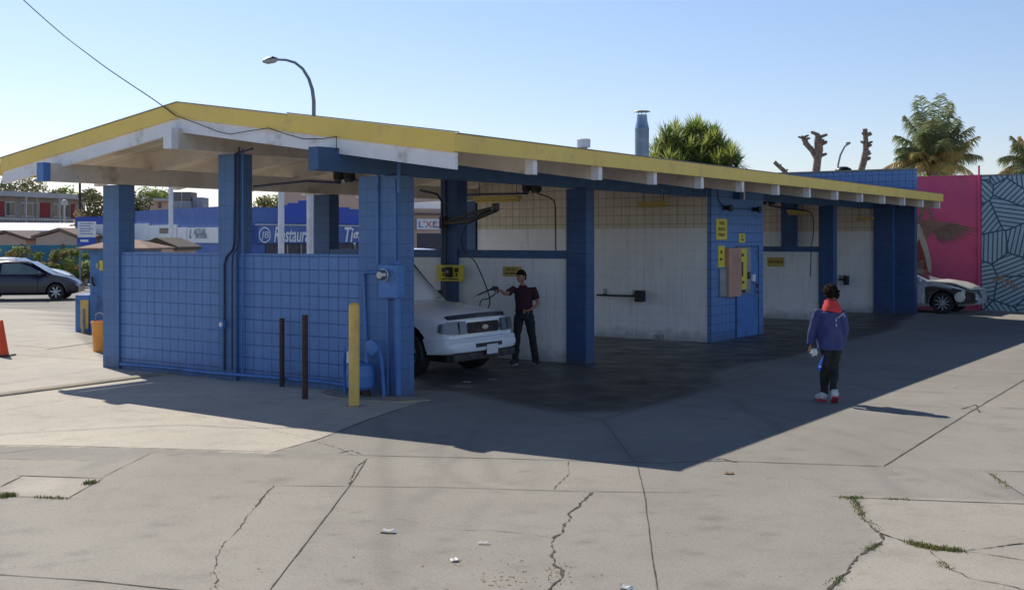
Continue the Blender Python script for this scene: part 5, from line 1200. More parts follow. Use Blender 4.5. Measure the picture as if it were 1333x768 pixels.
# colourful shop seen through the gap left of the tall white wall
pa=W(604,300,66);pb=W(640,300,67); fr4=setframe(pa,pb); e=wempty('orange_shop',fr4.p(1,0,3),label='bright white and orange shop front beyond the second bay',cat='building')
fbuild(fr4,'wall',-1.0,fr4.L+1,0,fr4.z(620,262),0,5,'awning_white',e); fbuild(fr4,'orange_panel',fr4.u(618),fr4.u(626),fr4.z(620,298),fr4.z(620,278),-.04,-.004,'orange_wall',e); fbuild(fr4,'yellow_panel',fr4.u(617),fr4.u(626),fr4.z(620,272),fr4.z(620,262),-.06,-.004,'sign_yellow',e)
fbuild(fr4,'lilac_panel',fr4.u(606),fr4.u(611),fr4.z(620,298),fr4.z(620,266),-.04,-.004,'ink_blue',e); fbuild(fr4,'base_band',fr4.u(604),fr4.u(628),0,fr4.z(620,318),-.06,-.004,'beige_stucco',e)
for xx in (611.5,615): fbuild(fr4,'post',fr4.u(xx),fr4.u(xx+.9),0,fr4.z(620,270),-.5,-.4,'pole_grey',e)
# car bonnet glimpsed white between the posts
p=W(553,322,40); p.z=0; cr_=car('white_van',p,YAW+.9,'bright white car seen between the posts in front of the corner shop','car_white','hatch')
cr_.scale=(1.25,1.25,1.28); cr_.location.z=0
# --- blue long building to the left with white wall panels
p0=W(176,275,62);p1=W(301,268,52); fr5=setframe(p0,p1); e=wempty('blue_building',fr5.p(5,0,4),label='long low blue building with white panels and a small banner',cat='building')
q0=fr5.p(0,0);q1=fr5.p(fr5.L-.03,0); ww=(Vector((q1.x,q1.y,0))-Vector((CAM.x,CAM.y,0))).normalized()*10; mb=MB(); mb.prism([q0,q1,q1+ww,q0+ww],(0,0,3.74)); mb.build('wall','facade_blue',e)
for i,(xa_,xb_,yt,yb_) in enumerate(((176,195.5,291,313),(196,232.5,293,316),(234,245.5,296,316),(247,288.5,296.3,316.2))):
    fbuild(fr5,'white_panel',fr5.u(xa_),fr5.u(xb_),fr5.z((xa_+xb_)/2,yb_),fr5.z((xa_+xb_)/2,yt),-.1-.01*i,-.004,'awning_white' if i!=3 else 'sign_white',e)
fbuild(fr5,'window',fr5.u(211),fr5.u(224),fr5.z(217,304),fr5.z(217,297),-.14,-.112,'unit_brown',e)
p0=W(60,276,66);pz=W(177,276,62.2); fr6=setframe(p0,pz); fbuild(fr6,'side_wing',fr6.u(98),fr6.L-.02,0,fr6.z(150,282),0,6,'facade_blue2',e); fbuild(fr6,'white_panel',fr6.u(124),fr6.L-.05,0.5,fr6.z(150,292),-.08,-.004,'awning_white',e)
ftext('L',249.5,305,.62,'ink_teal',e,fr5,1.1,.4,-.15); ftext('ACEUAL',256,302.5,.42,'ink_teal',e,fr5,.95,.1,-.15); ftext('NATIONAL',258,308,.3,'ink_teal',e,fr5,.95,0,-.15)
pr=W(240,258,66); 
for (xa_,xb_,yt,yb_,Yd,mt,lab) in ((223,248.5,250,262,66,'unit_brown','large brown louvred roof unit above the blue building'),(222,247,262,270,65.5,'grey_stucco','pale low plinth under the brown roof unit'),(250.5,264,257,270,66,'grey_stucco','pale box shaped roof unit right of the brown one')):
    a=W(xa_,yb_,Yd);b=W(xb_,yt,Yd); fr_=setframe(a,W(xb_,yb_,Yd)); ee=wempty('roof_unit',fr_.p(.5,a.z),label=lab,cat='roof unit')
    mb=MB(); fr_.box(mb,0,fr_.L,min(a.z,3.7),b.z,0,1.3); mb.build('casing',mt,ee,bevel=.02)
    mb=MB(); fr_.box(mb,fr_.L*.52,fr_.L*.56,a.z,b.z-.02,-.03,-.002); mb.build('corner_strip','frame_white',ee)
pa=W(186,262,78);pb=W(221,262,78); fr_=setframe(pa,pb); e=wempty('far_house',fr_.p(1,0,2),label='small tan house with a pale flat roof beyond the blue building',cat='house'); fbuild(fr_,'wall',0,fr_.L,0,fr_.z(200,262),0,5,'beige_stucco',e); fbuild(fr_,'roof',-.5,fr_.L+.5,fr_.z(200,262),fr_.z(200,258.5),-.5,5.5,'roof_pale',e); fbuild(fr_,'window',fr_.u(206),fr_.u(210),fr_.z(200,271),fr_.z(200,264),-.03,-.004,'umber',e)
# --- two storey motel on the far left
pa=W(-60,252,80);pb=W(111,262,92); fr_=setframe(pa,pb); e=wempty('motel_building',fr_.p(6,0,5),label='two storey motel with red panels, white framed windows and a flat roof',cat='building')
zt=fr_.z(50,258); fbuild(fr_,'wall',0,fr_.L,0,zt,0,9,'grey_stucco',e); fbuild(fr_,'roof',-.6,fr_.L+.8,zt,zt+.38,-1.0,9.5,'roof_pale',e)
zr0,zr1=fr_.z(50,283),fr_.z(50,264)
for xa_,xb_ in ((-20,5),(52,65),(92,97)): fbuild(fr_,'red_panel',fr_.u(xa_),fr_.u(xb_),zr0,zr1,-.05,-.004,'red_panel',e)
for xa_,xb_ in ((6,18),(26,49),(68,80),(82,90)):
    w_=fbuild(fr_,'window',fr_.u(xa_),fr_.u(xb_),zr0,zr1,-.08,-.004,'frame_white',e)
    n_=2 if xb_-xa_<14 else 3
    for k in range(n_):
        a_=xa_+(xb_-xa_)*(k+.08)/n_;b2=xa_+(xb_-xa_)*(k+.92)/n_; fbuild(fr_,'pane',fr_.u(a_),fr_.u(b2),zr0+.1,zr1-.1,-.1,-.082,'window_glass',w_)
for xx in (20,34,64,95,104): fbuild(fr_,'balcony_post',fr_.u(xx),fr_.u(xx+1.3),0,zt,-1.0,-.85,'frame_white' if xx!=34 else 'grey_stucco',e)
fbuild(fr_,'balcony_rail',fr_.u(-40),fr_.L,fr_.z(50,286)-.05,fr_.z(50,286)+.05,-1.0,-.92,'frame_white',e); fbuild(fr_,'balcony_slab',0,fr_.L,fr_.z(50,295),fr_.z(50,292),-1.0,-.004,'grey_stucco',e)
mb=MB()
u=fr_.u(0)
while u<fr_.L: fr_.box(mb,u,u+.03,fr_.z(50,292),fr_.z(50,286),-.97,-.94); u+=.28
o=mb.build('railing_bars','frame_white',e); tag(o,kind='stuff')
# white flat carport roof and brown roofs before it
pa=W(-60,296,66);pb=W(101,298,68); fr_=setframe(pa,pb); e=wempty('carport',fr_.p(5,0,2),label='long thin white carport roof in front of the motel',cat='carport'); za=fr_.z(50,300); mb=MB(); mb.prism([fr_.p(0,za),fr_.p(0,za-.08),fr_.p(0,za+.42,5),fr_.p(0,za+.5,5)],fr_.d*fr_.L); mb.build('roof','awning_white',e)
for xx in (-30,42,90): fbuild(fr_,'post',fr_.u(xx),fr_.u(xx+1.2),0,fr_.z(50,299),.2,.35,'frame_white',e)
def hut_roof(xl,xr,xm,yt,yb_,Yd,label,mat='umber',depth=4):
    a=W(xl,yb_,Yd);b=W(xr,yb_,Yd);fr_=setframe(a,b); z0=a.z; z1=W(xm,yt,Yd).z; um=fr_.u(xm); e=wempty('small_house',fr_.p(um,0,2),label=label,cat='house')
    mb=MB(); mb.prism([fr_.p(-.2,z0),fr_.p(um,z1),fr_.p(fr_.L+.2,z0),fr_.p(fr_.L+.2,z0+.12,0),fr_.p(um,z1+.14,0),fr_.p(-.2,z0+.12,0)],fr_.n*depth); mb.build('roof',mat,e)
    mb=MB(); mb.prism([fr_.p(0,0,.2),fr_.p(fr_.L,0,.2),fr_.p(fr_.L,z0,.2),fr_.p(um,z1-.05,.2),fr_.p(0,z0,.2)],fr_.n*(depth-.4)); mb.build('wall','beige_stucco',e)
hut_roof(45,98,76,300,310,60,'low brown roofed house below the white carport roof','roof_brown'); hut_roof(-30,32,5,303,313,62,'darker brown roofed house at the left edge','umber')
# teal fence with planting
pa=W(-80,330,56);pb=W(115,330,56); fr_=setframe(pa,pb); e=wempty('teal_fence',fr_.p(5,0,0),label='teal and blue painted fence behind the bushes across the street',cat='fence'); fbuild(fr_,'boards',0,fr_.L,.1,fr_.z(50,319),0,.06,'fence_teal',e)
k=0
while k<fr_.L: fbuild(fr_,'post',k,k+.12,0,fr_.z(50,317.5),-.06,-.002,'umber',e); k+=2.0
fbuild(fr_,'planter',0,fr_.L,0,.35,-.5,-.1,'beige_stucco',e)
# banner board in front of the blue building
pa=W(101,300,50);pb=W(124.5,300,50); fr_=setframe(pa,pb); e=wempty('notice_board',fr_.p(.4,0,0),label='white and blue notice board standing left of the kiosk roof',cat='sign')
za,zb_,zc=fr_.z(110,288.5),fr_.z(110,309),fr_.z(110,319); fbuild(fr_,'board',0,fr_.L,zb_,za,0,.06,'sign_white',e); fbuild(fr_,'blue_band',0,fr_.L,zc,zb_-.004,0,.06,'facade_blue2',e)
for uu in (.04,fr_.L-.1): fbuild(fr_,'post',uu,uu+.07,0,za,.062,.13,'pole_grey',e)
mb=MB()
for k in range(5): fr_.box(mb,.1,fr_.L-.12-.1*(k%2),za-.1-k*.11,za-.07-k*.11,-.006,-.002)
mb.build('printed_line','ink_blue',e); mb=MB(); fr_.box(mb,.12,fr_.L*.6,zb_-.2,zb_-.1,-.006,-.002); mb.build('pale_stripe','sign_white',e)
# --- kiosk with a tan roof, yellow cabinet at its foot
pa=G(117,433);pb=G(186,433); fr_=setframe(pa,pb); e=wempty('vacuum_kiosk',fr_.p(.7,0,.6),label='small blue kiosk with a tan pitched roof left of the wash building',cat='kiosk')
zt=fr_.z(150,325); fbuild(fr_,'wall',0,fr_.L,0,zt,0,1.5,'blue_paint',e,bevel=.01)
z1=fr_.z(150,312); mb=MB(); 
um=fr_.u(205); ue_=fr_.u(242)
mb.prism([fr_.p(-.22,zt,-.3),fr_.p(fr_.L+.25,zt,-.3),fr_.p(fr_.L+.25,zt+.04,-.3),fr_.p(-.22,zt+.04,-.3)],fr_.n*2.1)
P=[fr_.p(-.22,zt+.04,-.3),fr_.p(fr_.L+.25,zt+.04,-.3),fr_.p(fr_.L+.25,zt+.04,1.8),fr_.p(-.22,zt+.04,1.8),fr_.p(.35,z1,.75),fr_.p(fr_.L-.35,z1,.75)]
mb.add(P,[(0,1,5,4),(1,2,5),(2,3,4,5),(3,0,4)]); mb.build('roof','roof_brown',e)
fbuild(fr_,'yellow_box',fr_.u(131),fr_.u(135.5),fr_.z(130,352),fr_.z(130,339),-.1,-.004,'sign_yellow',e); fbuild(fr_,'grey_dial',fr_.u(127),fr_.u(130.5),fr_.z(130,349),fr_.z(130,342),-.12,-.004,'galv',e)
mb=MB(); mb.tube([fr_.p(fr_.u(121),fr_.z(120,360),-.08),fr_.p(fr_.u(122),fr_.z(120,368),-.1),fr_.p(fr_.u(124),fr_.z(120,372),-.05)],.03); mb.build('hose_hook','black_plastic',e)
hp_=G(106,430); 
hut=wempty('low_cabinet',G(107,432),label='low blue cabinet with a yellow front beside the kiosk',cat='cabinet')
pa=G(98,432);pb=G(116.5,432); fr_=setframe(pa,pb); zt=fr_.z(105,384); fbuild(fr_,'body',0,fr_.L-.003,0,zt,0,.7,'blue_paint',hut,bevel=.01); fbuild(fr_,'yellow_front',fr_.u(105),fr_.L-.02,.08,zt-.12,-.02,-.004,'bollard_yellow',hut)
b=G(108.5,434); ee=empty('steel_post',b,0,'short tan post in front of the low yellow cabinet','post'); mb=MB(); mb.lathe([(.045,0),(.045,.56),(.03,.6)],(0,0,0),12); mb.build('shaft','kerb_concrete',ee,smooth=True)
# second roof gable glimpsed over the low wall
hut_roof(182,225,203,314.5,326,40,'small brown gabled roof seen over the low front wall','gable_dark',3)
# far blue canopy car roof over the wall
p=W(228,322,44); p.z=0; car('parked_car',p,YAW+.2,'pale car whose roof shows just above the blue wall','car_white','hatch').scale=(1.2,1.2,1.33)
# --- traffic cone, bucket
b=G(2,463.5); e=empty('traffic_cone',b,YAW,'orange traffic cone at the left edge of the lot','cone')
mb=MB(); mb.lathe([(.14,.03),(.13,.06),(.028,.68),(.02,.69)],(0,0,0),20); mb.build('cone','orange_plastic',e,smooth=True); mb=MB(); mb.box(-.2,.2,-.2,.2,0,.03); mb.build('base','black_rubber',e,bevel=.01)
b=G(133,457); e=empty('orange_bucket',b,0,'orange plastic drum half hidden behind the left post','bucket')
mb=MB(); mb.lathe([(.17,0),(.2,.55),(.215,.56),(.215,.6),(.19,.6),(.17,.1)],(0,0,0),20,caps=False); mb.lathe([(.001,.01),(.17,.01)],(0,0,0),20,caps=False); mb.build('drum','bucket_orange',e,smooth=True)
mb=MB(); mb.tube([(-.21,0,.56),(-.15,-.05,.72),(0,-.06,.78),(.15,-.05,.72),(.21,0,.56)],.008,6); mb.build('handle','steel',e,smooth=True)
# --- poles
def base_at(px,Y): p=W(px,300,Y); p.z=0; return p
b=base_at(407,43); e=wempty('street_lamp',b,label='tall street lamp with a curved arm rising above the yellow fascia',cat='street lamp')
def L3(px,py,Y=43): return W(px,py,Y)
mb=MB(); mb.tube([b,b+Vector((0,0,1)),L3(407,300),L3(408.5,150),L3(408.5,132),L3(406.5,117),L3(402,103),L3(394,90),L3(384,82),L3(372,78.5),L3(360,78)],[.1,.1,.095,.075,.072,.068,.062,.055,.05,.045,.04],10); mb.build('pole','pole_grey',e,smooth=True)
mb=MB(); a=L3(362,77.5);c=L3(342,80.5); m_=a.lerp(c,.5); 
mb.tube([a,a.lerp(c,.25),a.lerp(c,.7),c],[.05,.12,.13,.05],10); mb.build('lamp_head','steel',e,smooth=True); mb=MB(); mb.tube([L3(355,76),L3(355,74)],.05); mb.build('photocell','black_plastic',e)
b=base_at(366,47); mb=MB(); mb.tube([b,W(366,230,47)],.13,12); o=mb.build('sign_pole','pole_paint',smooth=True); tag(o,'pale round pole left of the curved street lamp','pole')
b=base_at(222.5,46); mb=MB(); mb.tube([b,W(222.5,225,46)],.09,10); o=mb.build('sign_pole','pole_paint',smooth=True); tag(o,'slim pale pole in front of the long blue building','pole')
b=base_at(403.5,38); mb=MB(); mb.tube([b,W(403.5,215,38)],.11,12); o=mb.build('sign_pole','pole_paint',smooth=True); tag(o,'white round pole immediately left of the far header post','pole')
b=base_at(104,70); mb=MB(); mb.tube([b,W(104,225,70)],.07,8); o=mb.build('utility_pole','rust_dark',smooth=True); tag(o,'thin dark utility pole left of the wash building','pole')
b=base_at(84,75); e=wempty('garden_lamp',b,label='short white lamp post with a round globe in front of the motel',cat='lamp post'); mb=MB(); mb.tube([b,W(84,266,75)],.06,8); mb.build('pole','frame_white',e); q=W(84,264,75); mb=MB(); mb.lathe([(.05,-.22),(.2,-.12),(.22,0),(.15,.16),(.03,.2)],q,12); mb.build('globe','frame_white',e,smooth=True)
# small curved lamp behind the end wall
b=base_at(1092,60); e=wempty('street_lamp',b,label='small street lamp curving up behind the blue end wall',cat='street lamp'); mb=MB(); mb.tube([b,W(1091,215,60),W(1094,202,60),W(1099,192,60),W(1103,187.5,60)],.05,8); mb.build('pole','pole_grey',e,smooth=True); mb=MB(); mb.tube([W(1102,188,60),W(1107,186,60)],[.1,.05],8); mb.build('lamp_head','galv',e)
# litter
def scrap(px,py,sx,sy,rz,mat,label,curl=.012):
    c=G(px,py,.006); mb=MB(); n=5; vs=[];fs=[]
    for i in range(n+1):
        for j in range(2): u=(i/n-.5)*sx;v=(j-.5)*sy; vs.append((u,v+.1*sy*math.sin(i*2),curl*abs(math.sin(i*1.9))+.002))
    for i in range(n): fs.append((2*i,2*i+2,2*i+3,2*i+1))
    mb.add(vs,fs); o=mb.build('litter_scrap',mat,fixn=False); o.location=c; o.rotation_euler=(0,0,rz); o.name='paper_scrap' if mat!='leaf_dry' else 'dry_leaf'
    md=o.modifiers.new('s','SOLIDIFY'); md.thickness=.002; tag(o,label,'litter' if mat!='leaf_dry' else 'leaf')
pm('leaf_dry',(.35,.22,.08),(.25,.15,.06),9,.8)
scrap(505,692,.13,.05,.4,'sign_white','white folded paper scrap lying on the thin dark line',.02); scrap(630,707,.09,.025,.5,'sign_white','thin white paper strip on the sunny slab')
scrap(592,729,.06,.05,1,'sign_white','small round white paper scrap near the bottom edge'); scrap(949,616,.09,.06,.3,'leaf_dry','tan dry leaf just below the corner of the roof shadow'); scrap(815,766,.09,.05,.2,'sign_white','crumpled white scrap at the bottom edge of the lot',.02)
scrap(607,497,.14,.07,.2,'sign_white','white foam splash on the wet floor beside the front tyre',.004); scrap(640,494,.12,.05,.4,'sign_white','white foam splash on the wet floor under the bumper',.004)
scrap(1242,504,.06,.04,.2,'sign_white','tiny white scrap on the sunny slab at the right')
def leaflitter():
    rr=random.Random(21); mb=MB()
    for (px,py,n,s_) in ((660,755,60,26),(640,730,25,40),(730,745,25,12),(280,755,12,8),(430,740,10,60),(500,760,14,60),(820,755,8,60)):
        for k in range(n):
            c=G(px+rr.gauss(0,s_),py+rr.gauss(0,8),.003); a=rr.uniform(0,6.3); l=rr.uniform(.004,.02); d=Vector((math.cos(a),math.sin(a),rr.uniform(0,.4)))*l; n_=Vector((-d.y,d.x,0))*.4
            mb.add([c-d-n_*.3,c-d*.1-n_,c+d,c-d*.1+n_],[(0,1,2,3)])
    o=mb.build('leaves','leaf_dry',fixn=False); tag(o,'scattered dry leaf crumbs on the sunny concrete',kind='stuff')
leaflitter()
# ---------------------------------------------------------------- trees
def leafmat(name,c1,c2,rough=.6):
    m,t,b,o=nt(name); g=N(t,'ShaderNodeNewGeometry').outputs['Position']
    c=mixc(t,ramp(t,noise(t,g,1.4,3),.35,.65),c1,c2); c=mixc(t,mth(t,'MULTIPLY',noise(t,g,25,2),.4),c,tuple(x*.5 for x in c1)); t.links.new(c,b.inputs['Base Color']); b.inputs['Roughness'].default_value=rough
    tr=t.nodes.new('ShaderNodeBsdfTranslucent'); t.links.new(c,tr.inputs[0]); mx=t.nodes.new('ShaderNodeMixShader'); mx.inputs[0].default_value=.5
    t.links.new(b.outputs[0],mx.inputs[1]); t.links.new(tr.outputs[0],mx.inputs[2]); t.links.new(mx.outputs[0],o.inputs[0])
leafmat('leaf_olive',(.2,.21,.08),(.28,.27,.1)); leafmat('leaf_green',(.22,.3,.08),(.32,.4,.11)); leafmat('leaf_bright',(.42,.5,.12),(.52,.55,.18)); leafmat('leaf_deep',(.08,.11,.05),(.12,.16,.06))
leafmat('frond_green',(.26,.31,.15),(.36,.4,.2)); leafmat('frond_gold',(.7,.52,.2),(.5,.47,.2)); leafmat('leaf_tan',(.34,.27,.12),(.46,.35,.16))
pm('bark',(.22,.16,.12),(.14,.1,.08),9,.9,bumpy=.6); pm('bark_pale',(.34,.27,.19),(.16,.12,.09),12,.9,bumpy=.8)
def leafy(name,base,h,cr,label,mats=('leaf_olive','leaf_green'),n=1800,leaf=.16,seed=1,cat='tree',group=None,trunk=True,clumps=9,flat=.7,low=.45):
    rr=random.Random(seed); e=empty(name,base,rr.uniform(0,6),label,cat,group)
    if trunk:
        mb=MB(); mb.tube([(0,0,0),(.05,.02,h*.25),(0,.05,h*.5)],[.035*h,.028*h,.02*h],8)
        for k in range(5): a=k*1.3; mb.tube([(0,.04,h*(.35+.03*k)),(math.cos(a)*cr*.35,math.sin(a)*cr*.35,h*.62),(math.cos(a)*cr*.6,math.sin(a)*cr*.6,h*.8)],[.016*h,.01*h,.004*h],6)
        mb.build('trunk','bark',e,smooth=True)
    cl=[]
    for k in range(clumps):
        a=rr.uniform(0,6.3); r_=cr*rr.uniform(0,.75)**.7; z=h*rr.uniform(low,.88); s=cr*rr.uniform(.28,.5); cl.append((Vector((math.cos(a)*r_,math.sin(a)*r_,z)),s,k%len(mats)))
    for mi,mt in enumerate(mats):
        mb=MB()
        for c,s,q in cl:
            if q!=mi: continue
            for i in range(int(n/clumps)):
                d=Vector((rr.gauss(0,1),rr.gauss(0,1),rr.gauss(0,1))).normalized()*s*(rr.random()**.35)*(1+.25*rr.gauss(0,.5)); d.z*=flat; p=c+d
                if p.z<.03: p.z=.03
                u=Vector((rr.gauss(0,1),rr.gauss(0,1),rr.gauss(0,.6))).normalized(); v=u.orthogonal().normalized(); l=leaf*rr.uniform(.5,1.2)
                mb.add([p-u*l*.5,p+v*l*.25,p+u*l*.5,p-v*l*.25],[(0,1,2,3)])
        if mb.v: mb.build('crown' if mi==0 else 'crown_tuft',mt,e,fixn=False)
    return e
def at_(px,Y): p=W(px,300,Y); p.z=0; return p
Ht=lambda py,Y: CH+(HY-py)/F*Y
for i,(px,top,Y,cr,mats,lab) in enumerate((
  (8,234,98,2.2,('leaf_deep','leaf_green'),'dark green tree behind the motel at the left edge'),(38,232,97,2.2,('leaf_olive','leaf_tan'),'yellowish tree behind the motel roof, near the left edge'),
  (62,234,100,2.0,('leaf_olive','leaf_green'),'olive tree behind the middle of the motel roof'),(82,243,102,1.6,('leaf_deep','leaf_olive'),'small dark tree at the right end of the motel roof'),
  (123,240,70,1.35,('leaf_olive','leaf_tan'),'loose leafed tree just left of the wash building post'),(178,244,68,1.3,('leaf_olive','leaf_green'),'dark tree just right of the left post'),
  (197,249,95,2.0,('leaf_green','leaf_olive'),'distant tree above the small tan house'),(214,250,97,1.6,('leaf_deep','leaf_green'),'distant tree beside the slim pale pole'),
  (340,254,90,2.4,('leaf_green','leaf_olive'),'green tree over the blue restaurant roof, left part'),(362,256,88,1.6,('leaf_olive','leaf_green'),'olive tree over the blue restaurant roof beside the pale pole'),
  (1229,215,62,1.0,('leaf_bright','leaf_green'),'small bright green tree peeking over the pink wall'))):
    leafy('broadleaf_tree',at_(px,Y),Ht(top,Y)*1.1,cr*1.25,lab,mats,2000,.3,seed=40+i,group='trees beyond the lot')
for i,(px,top,Y,cr) in enumerate(((4,318,54,.9),(20,320,54.2,.7),(33,318,54.6,.7),(48,321,54,.65),(70,322,54.3,.6),(84,318,54,.6),(98,316,53.8,.75),(108,322,53.6,.5),(60,330,53,.4))):
    labs=['leftmost bush before the teal fence','second bush from the left before the teal fence','third bush from the left before the teal fence','fourth bush from the left before the teal fence','bush in the middle of the teal fence','bush left of the pair by the notice board','tall bush beside the notice board','small bush below the notice board','tiny bush low before the teal fence']
    leafy('bush',at_(px,Y),Ht(top,Y)*.98,cr,labs[i],('leaf_bright','leaf_green','leaf_tan') if i%2==0 else ('leaf_green','leaf_olive','leaf_tan'),900,.17,seed=80+i,cat='bush',group='bushes along the teal fence',trunk=False,clumps=8,flat=.9,low=.1)
# spiky rosette tree over the roof
def spiky(px0,px1,top,Y,label):
    b=at_((px0+px1)/2,Y); e=wempty('dracaena_tree',b,label=label,cat='tree'); rr=random.Random(6)
    heads=[]
    outline=[(860,190),(868,177),(882,170),(893,178),(906,166),(919,175),(930,182),(890,190),(910,192),(875,200),(925,200),(940,196),(945,205),(856,200),(853,208),(864,198),(873,185),(901,172),(912,170),(928,176),(937,188),(948,198),(900,195),(886,200),(952,203),(957,212),(895,205),(912,210),(935,212),(862,205),(870,210),(884,215),(900,182),(880,184),(922,190),(915,202),(948,214),(925,212),(868,193)]
    for x,y in outline: heads.append(W(x+rr.uniform(-2,2),y+4,Y+rr.uniform(-1.2,1.2)))
    tr=MB()
    for h in heads:
        m_=Vector((b.x+(h.x-b.x)*.35,b.y+(h.y-b.y)*.35,h.z*.55)); tr.tube([b+Vector((0,0,.1)),m_,h],[.12,.08,.04],5)
    tr.build('trunk','bark',e)
    for mt,q in (('leaf_bright',0),('leaf_green',1)):
        mb=MB()
        for hi,h in enumerate(heads):
            if hi%2!=q: continue
            for k in range(110):
                a=rr.uniform(0,6.3); el_=rr.uniform(-.5,1.4); d=Vector((math.cos(a)*math.cos(el_),math.sin(a)*math.cos(el_),math.sin(el_))); l=rr.uniform(.35,.6); n_=d.cross(Vector((0,0,1)))
                if n_.length<.01: continue
                n_=n_.normalized()*.016; mid=h+d*l*.5+Vector((0,0,.02)); tip=h+d*l-Vector((0,0,.12*(1-el_/1.5)*l))
                mb.add([h-n_,h+n_,mid+n_*1.3,mid-n_*1.3,tip],[(0,1,2,3),(3,2,4)])
        mb.build('crown' if q==0 else 'crown_tuft',mt,e,fixn=False)
spiky(848,962,165,31.5,'bushy spiky leafed tree showing above the yellow fascia')
# pollarded trunks
def stump(pts,rad,label,Y=45,seed=1,knobs=10):
    rr=random.Random(seed); P=[[W(x,y,Y+dy) for x,y,dy in br] for br in pts]; b=Vector((P[0][0].x,P[0][0].y,0)); e=wempty('pollarded_tree',b,label=label,cat='tree',group='cut back bare trees behind the end wall')
    mb=MB(); P[0]=[b,b.lerp(P[0][0],.6)]+P[0]
    for br,r in zip(P,rad):
        rs=[r*(1.15-.35*i/(len(br)-1))*(1+.12*rr.uniform(-1,1)) for i in range(len(br))]; mb.tube(br,rs,9)
        for k in range(knobs):
            i=rr.randrange(max(0,len(br)-4),len(br)-1); p=br[i].lerp(br[i+1],rr.random()); a=rr.uniform(0,6.3); d=RT*math.cos(a)+Vector((0,0,.35))+FW*math.sin(a); mb.tube([p,p+d*r*1.5,p+d*r*2.0],[r*.45,r*.38,r*.3],6)
    mb.build('trunk','bark_pale',e,smooth=True)
stump([[(1062,228,0),(1064,210,0),(1066,195,0),(1065,183,0),(1066,176,0)],[(1063,205,0),(1057,196,.2),(1050,188,.3),(1045,178,.3)]],[.17,.11],'two armed bare pollarded trunk left of the roof vent dome',45,2)
stump([[(1120,226,0),(1124,212,0),(1127,198,0),(1127,184,0),(1126,168,0)]],[.13],'single slim bare pollarded trunk right of the roof vent dome',45,3,14)
stump([[(1028,232,0),(1020,222,0),(1013,216,.1),(1008,211,.1)]],[.1],'short leaning bare stub nearest the yellow fascia',45,4,5)
# palms
def palm(base,top,label,fr_spec,seed,trunk_r=.2,L=2.6):
    rr=random.Random(seed); e=wempty('palm_tree',base,label=label,cat='palm tree')
    mb=MB(); n=9; pts=[base.lerp(top,i/n)+Vector((.06*math.sin(i),0,0)) for i in range(n+1)]; mb.tube(pts,[trunk_r*(1.1-.3*i/n) for i in range(n)]+[trunk_r*1.2],12); mb.build('trunk','bark_pale',e,smooth=True)
    mb=MB()
    for k in range(16): a=k*.7; mb.tube([top-Vector((0,0,.7)),top+Vector((math.cos(a)*.28,math.sin(a)*.28,-.1)),top+Vector((math.cos(a)*.5,math.sin(a)*.5,.4))],[.09,.06,.03],5)
    mb.build('leaf_base','leaf_tan',e)
    for mt,spec in fr_spec:
        for (az,el_,l,droop) in spec:
            mb=MB(); d=Vector((math.cos(az)*math.cos(el_),math.sin(az)*math.cos(el_),math.sin(el_))); S=14; P=[]
            for i in range(S+1):
                t_=i/S; P.append(top+d*l*t_-Vector((0,0,droop*l*t_*t_)))
            mb.tube(P,[.035*(1-.85*i/S) for i in range(S+1)],4)
            side=d.cross(Vector((0,0,1)))
            if side.length<.2: side=RT.copy()
            side.normalize()
            for i in range(1,S*3):
                t_=i/(S*3); j=min(int(t_*S),S-1); p=P[j].lerp(P[j+1],t_*S-j); tg=(P[j+1]-P[j]).normalized(); ll=l*.25*math.sin(PI*(.12+.83*t_))**.7*rr.uniform(.8,1.15)
                for s in (-1,1):
                    for q in range(2):
                        dd=(side*s*rr.uniform(.6,1)+tg*.65+Vector((0,0,rr.uniform(-1.0,.1)))).normalized(); n_=tg*.018
                        m_=p+dd*ll*.5; tp=p+dd*ll-Vector((0,0,.38*ll)); mb.add([p-n_,p+n_,m_+n_,m_-n_,tp],[(0,1,2,3),(3,2,4)])
            mb.build('frond',mt,e,fixn=False)
Yp=48; ax=YAW
b=at_(1214,Yp); top=W(1214,216,Yp)
def az(deg): return ax+math.radians(deg)     # 0 = picture right, 180 = picture left
pr_=random.Random(31); EX=[(az(pr_.uniform(0,360)),pr_.uniform(.5,1.3),pr_.uniform(2.2,3.1),pr_.uniform(.2,.5)) for _ in range(14)]; EG=[(az(pr_.uniform(0,360)),pr_.uniform(.3,1.0),pr_.uniform(1.7,2.4),pr_.uniform(.4,.75)) for _ in range(12)]
palm(b,top,'tall palm with green upright fronds and golden drooping ones above the pink wall',[
 ('frond_green',[(az(10),1.45,3.2,.05),(az(180),1.4,3.3,.1),(az(95),1.2,3.2,.2),(az(170),1.2,3.1,.25),(az(20),1.15,3.1,.25),(az(-60),1.3,3.2,.15),(az(5),.95,2.9,.25),(az(182),.95,2.7,.35),(az(250),1.2,2.9,.3),(az(100),.8,2.6,.4),(az(340),1.3,3.0,.1),(az(150),1.35,3.1,.1),(az(190),.75,2.3,.55)]),
 ('frond_gold',[(az(175),.5,2.4,.55),(az(190),.3,2.2,.45),(az(0),.7,2.5,.15),(az(15),.55,2.3,.3),(az(-50),.95,2.2,.6),(az(-80),.85,2.0,.5),(az(-110),.75,2.0,.6),(az(-20),.95,2.2,.5),(az(160),.35,2.2,.6),(az(-130),.5,2.1,.6)]),
 ('frond_green',EX+[(az(185),.2,2.1,.55),(az(210),.4,2.2,.6),(az(90),.4,2.2,.6)]),('frond_gold',EG)],5,.24)
b=at_(1349,42); top=W(1349,228,42)
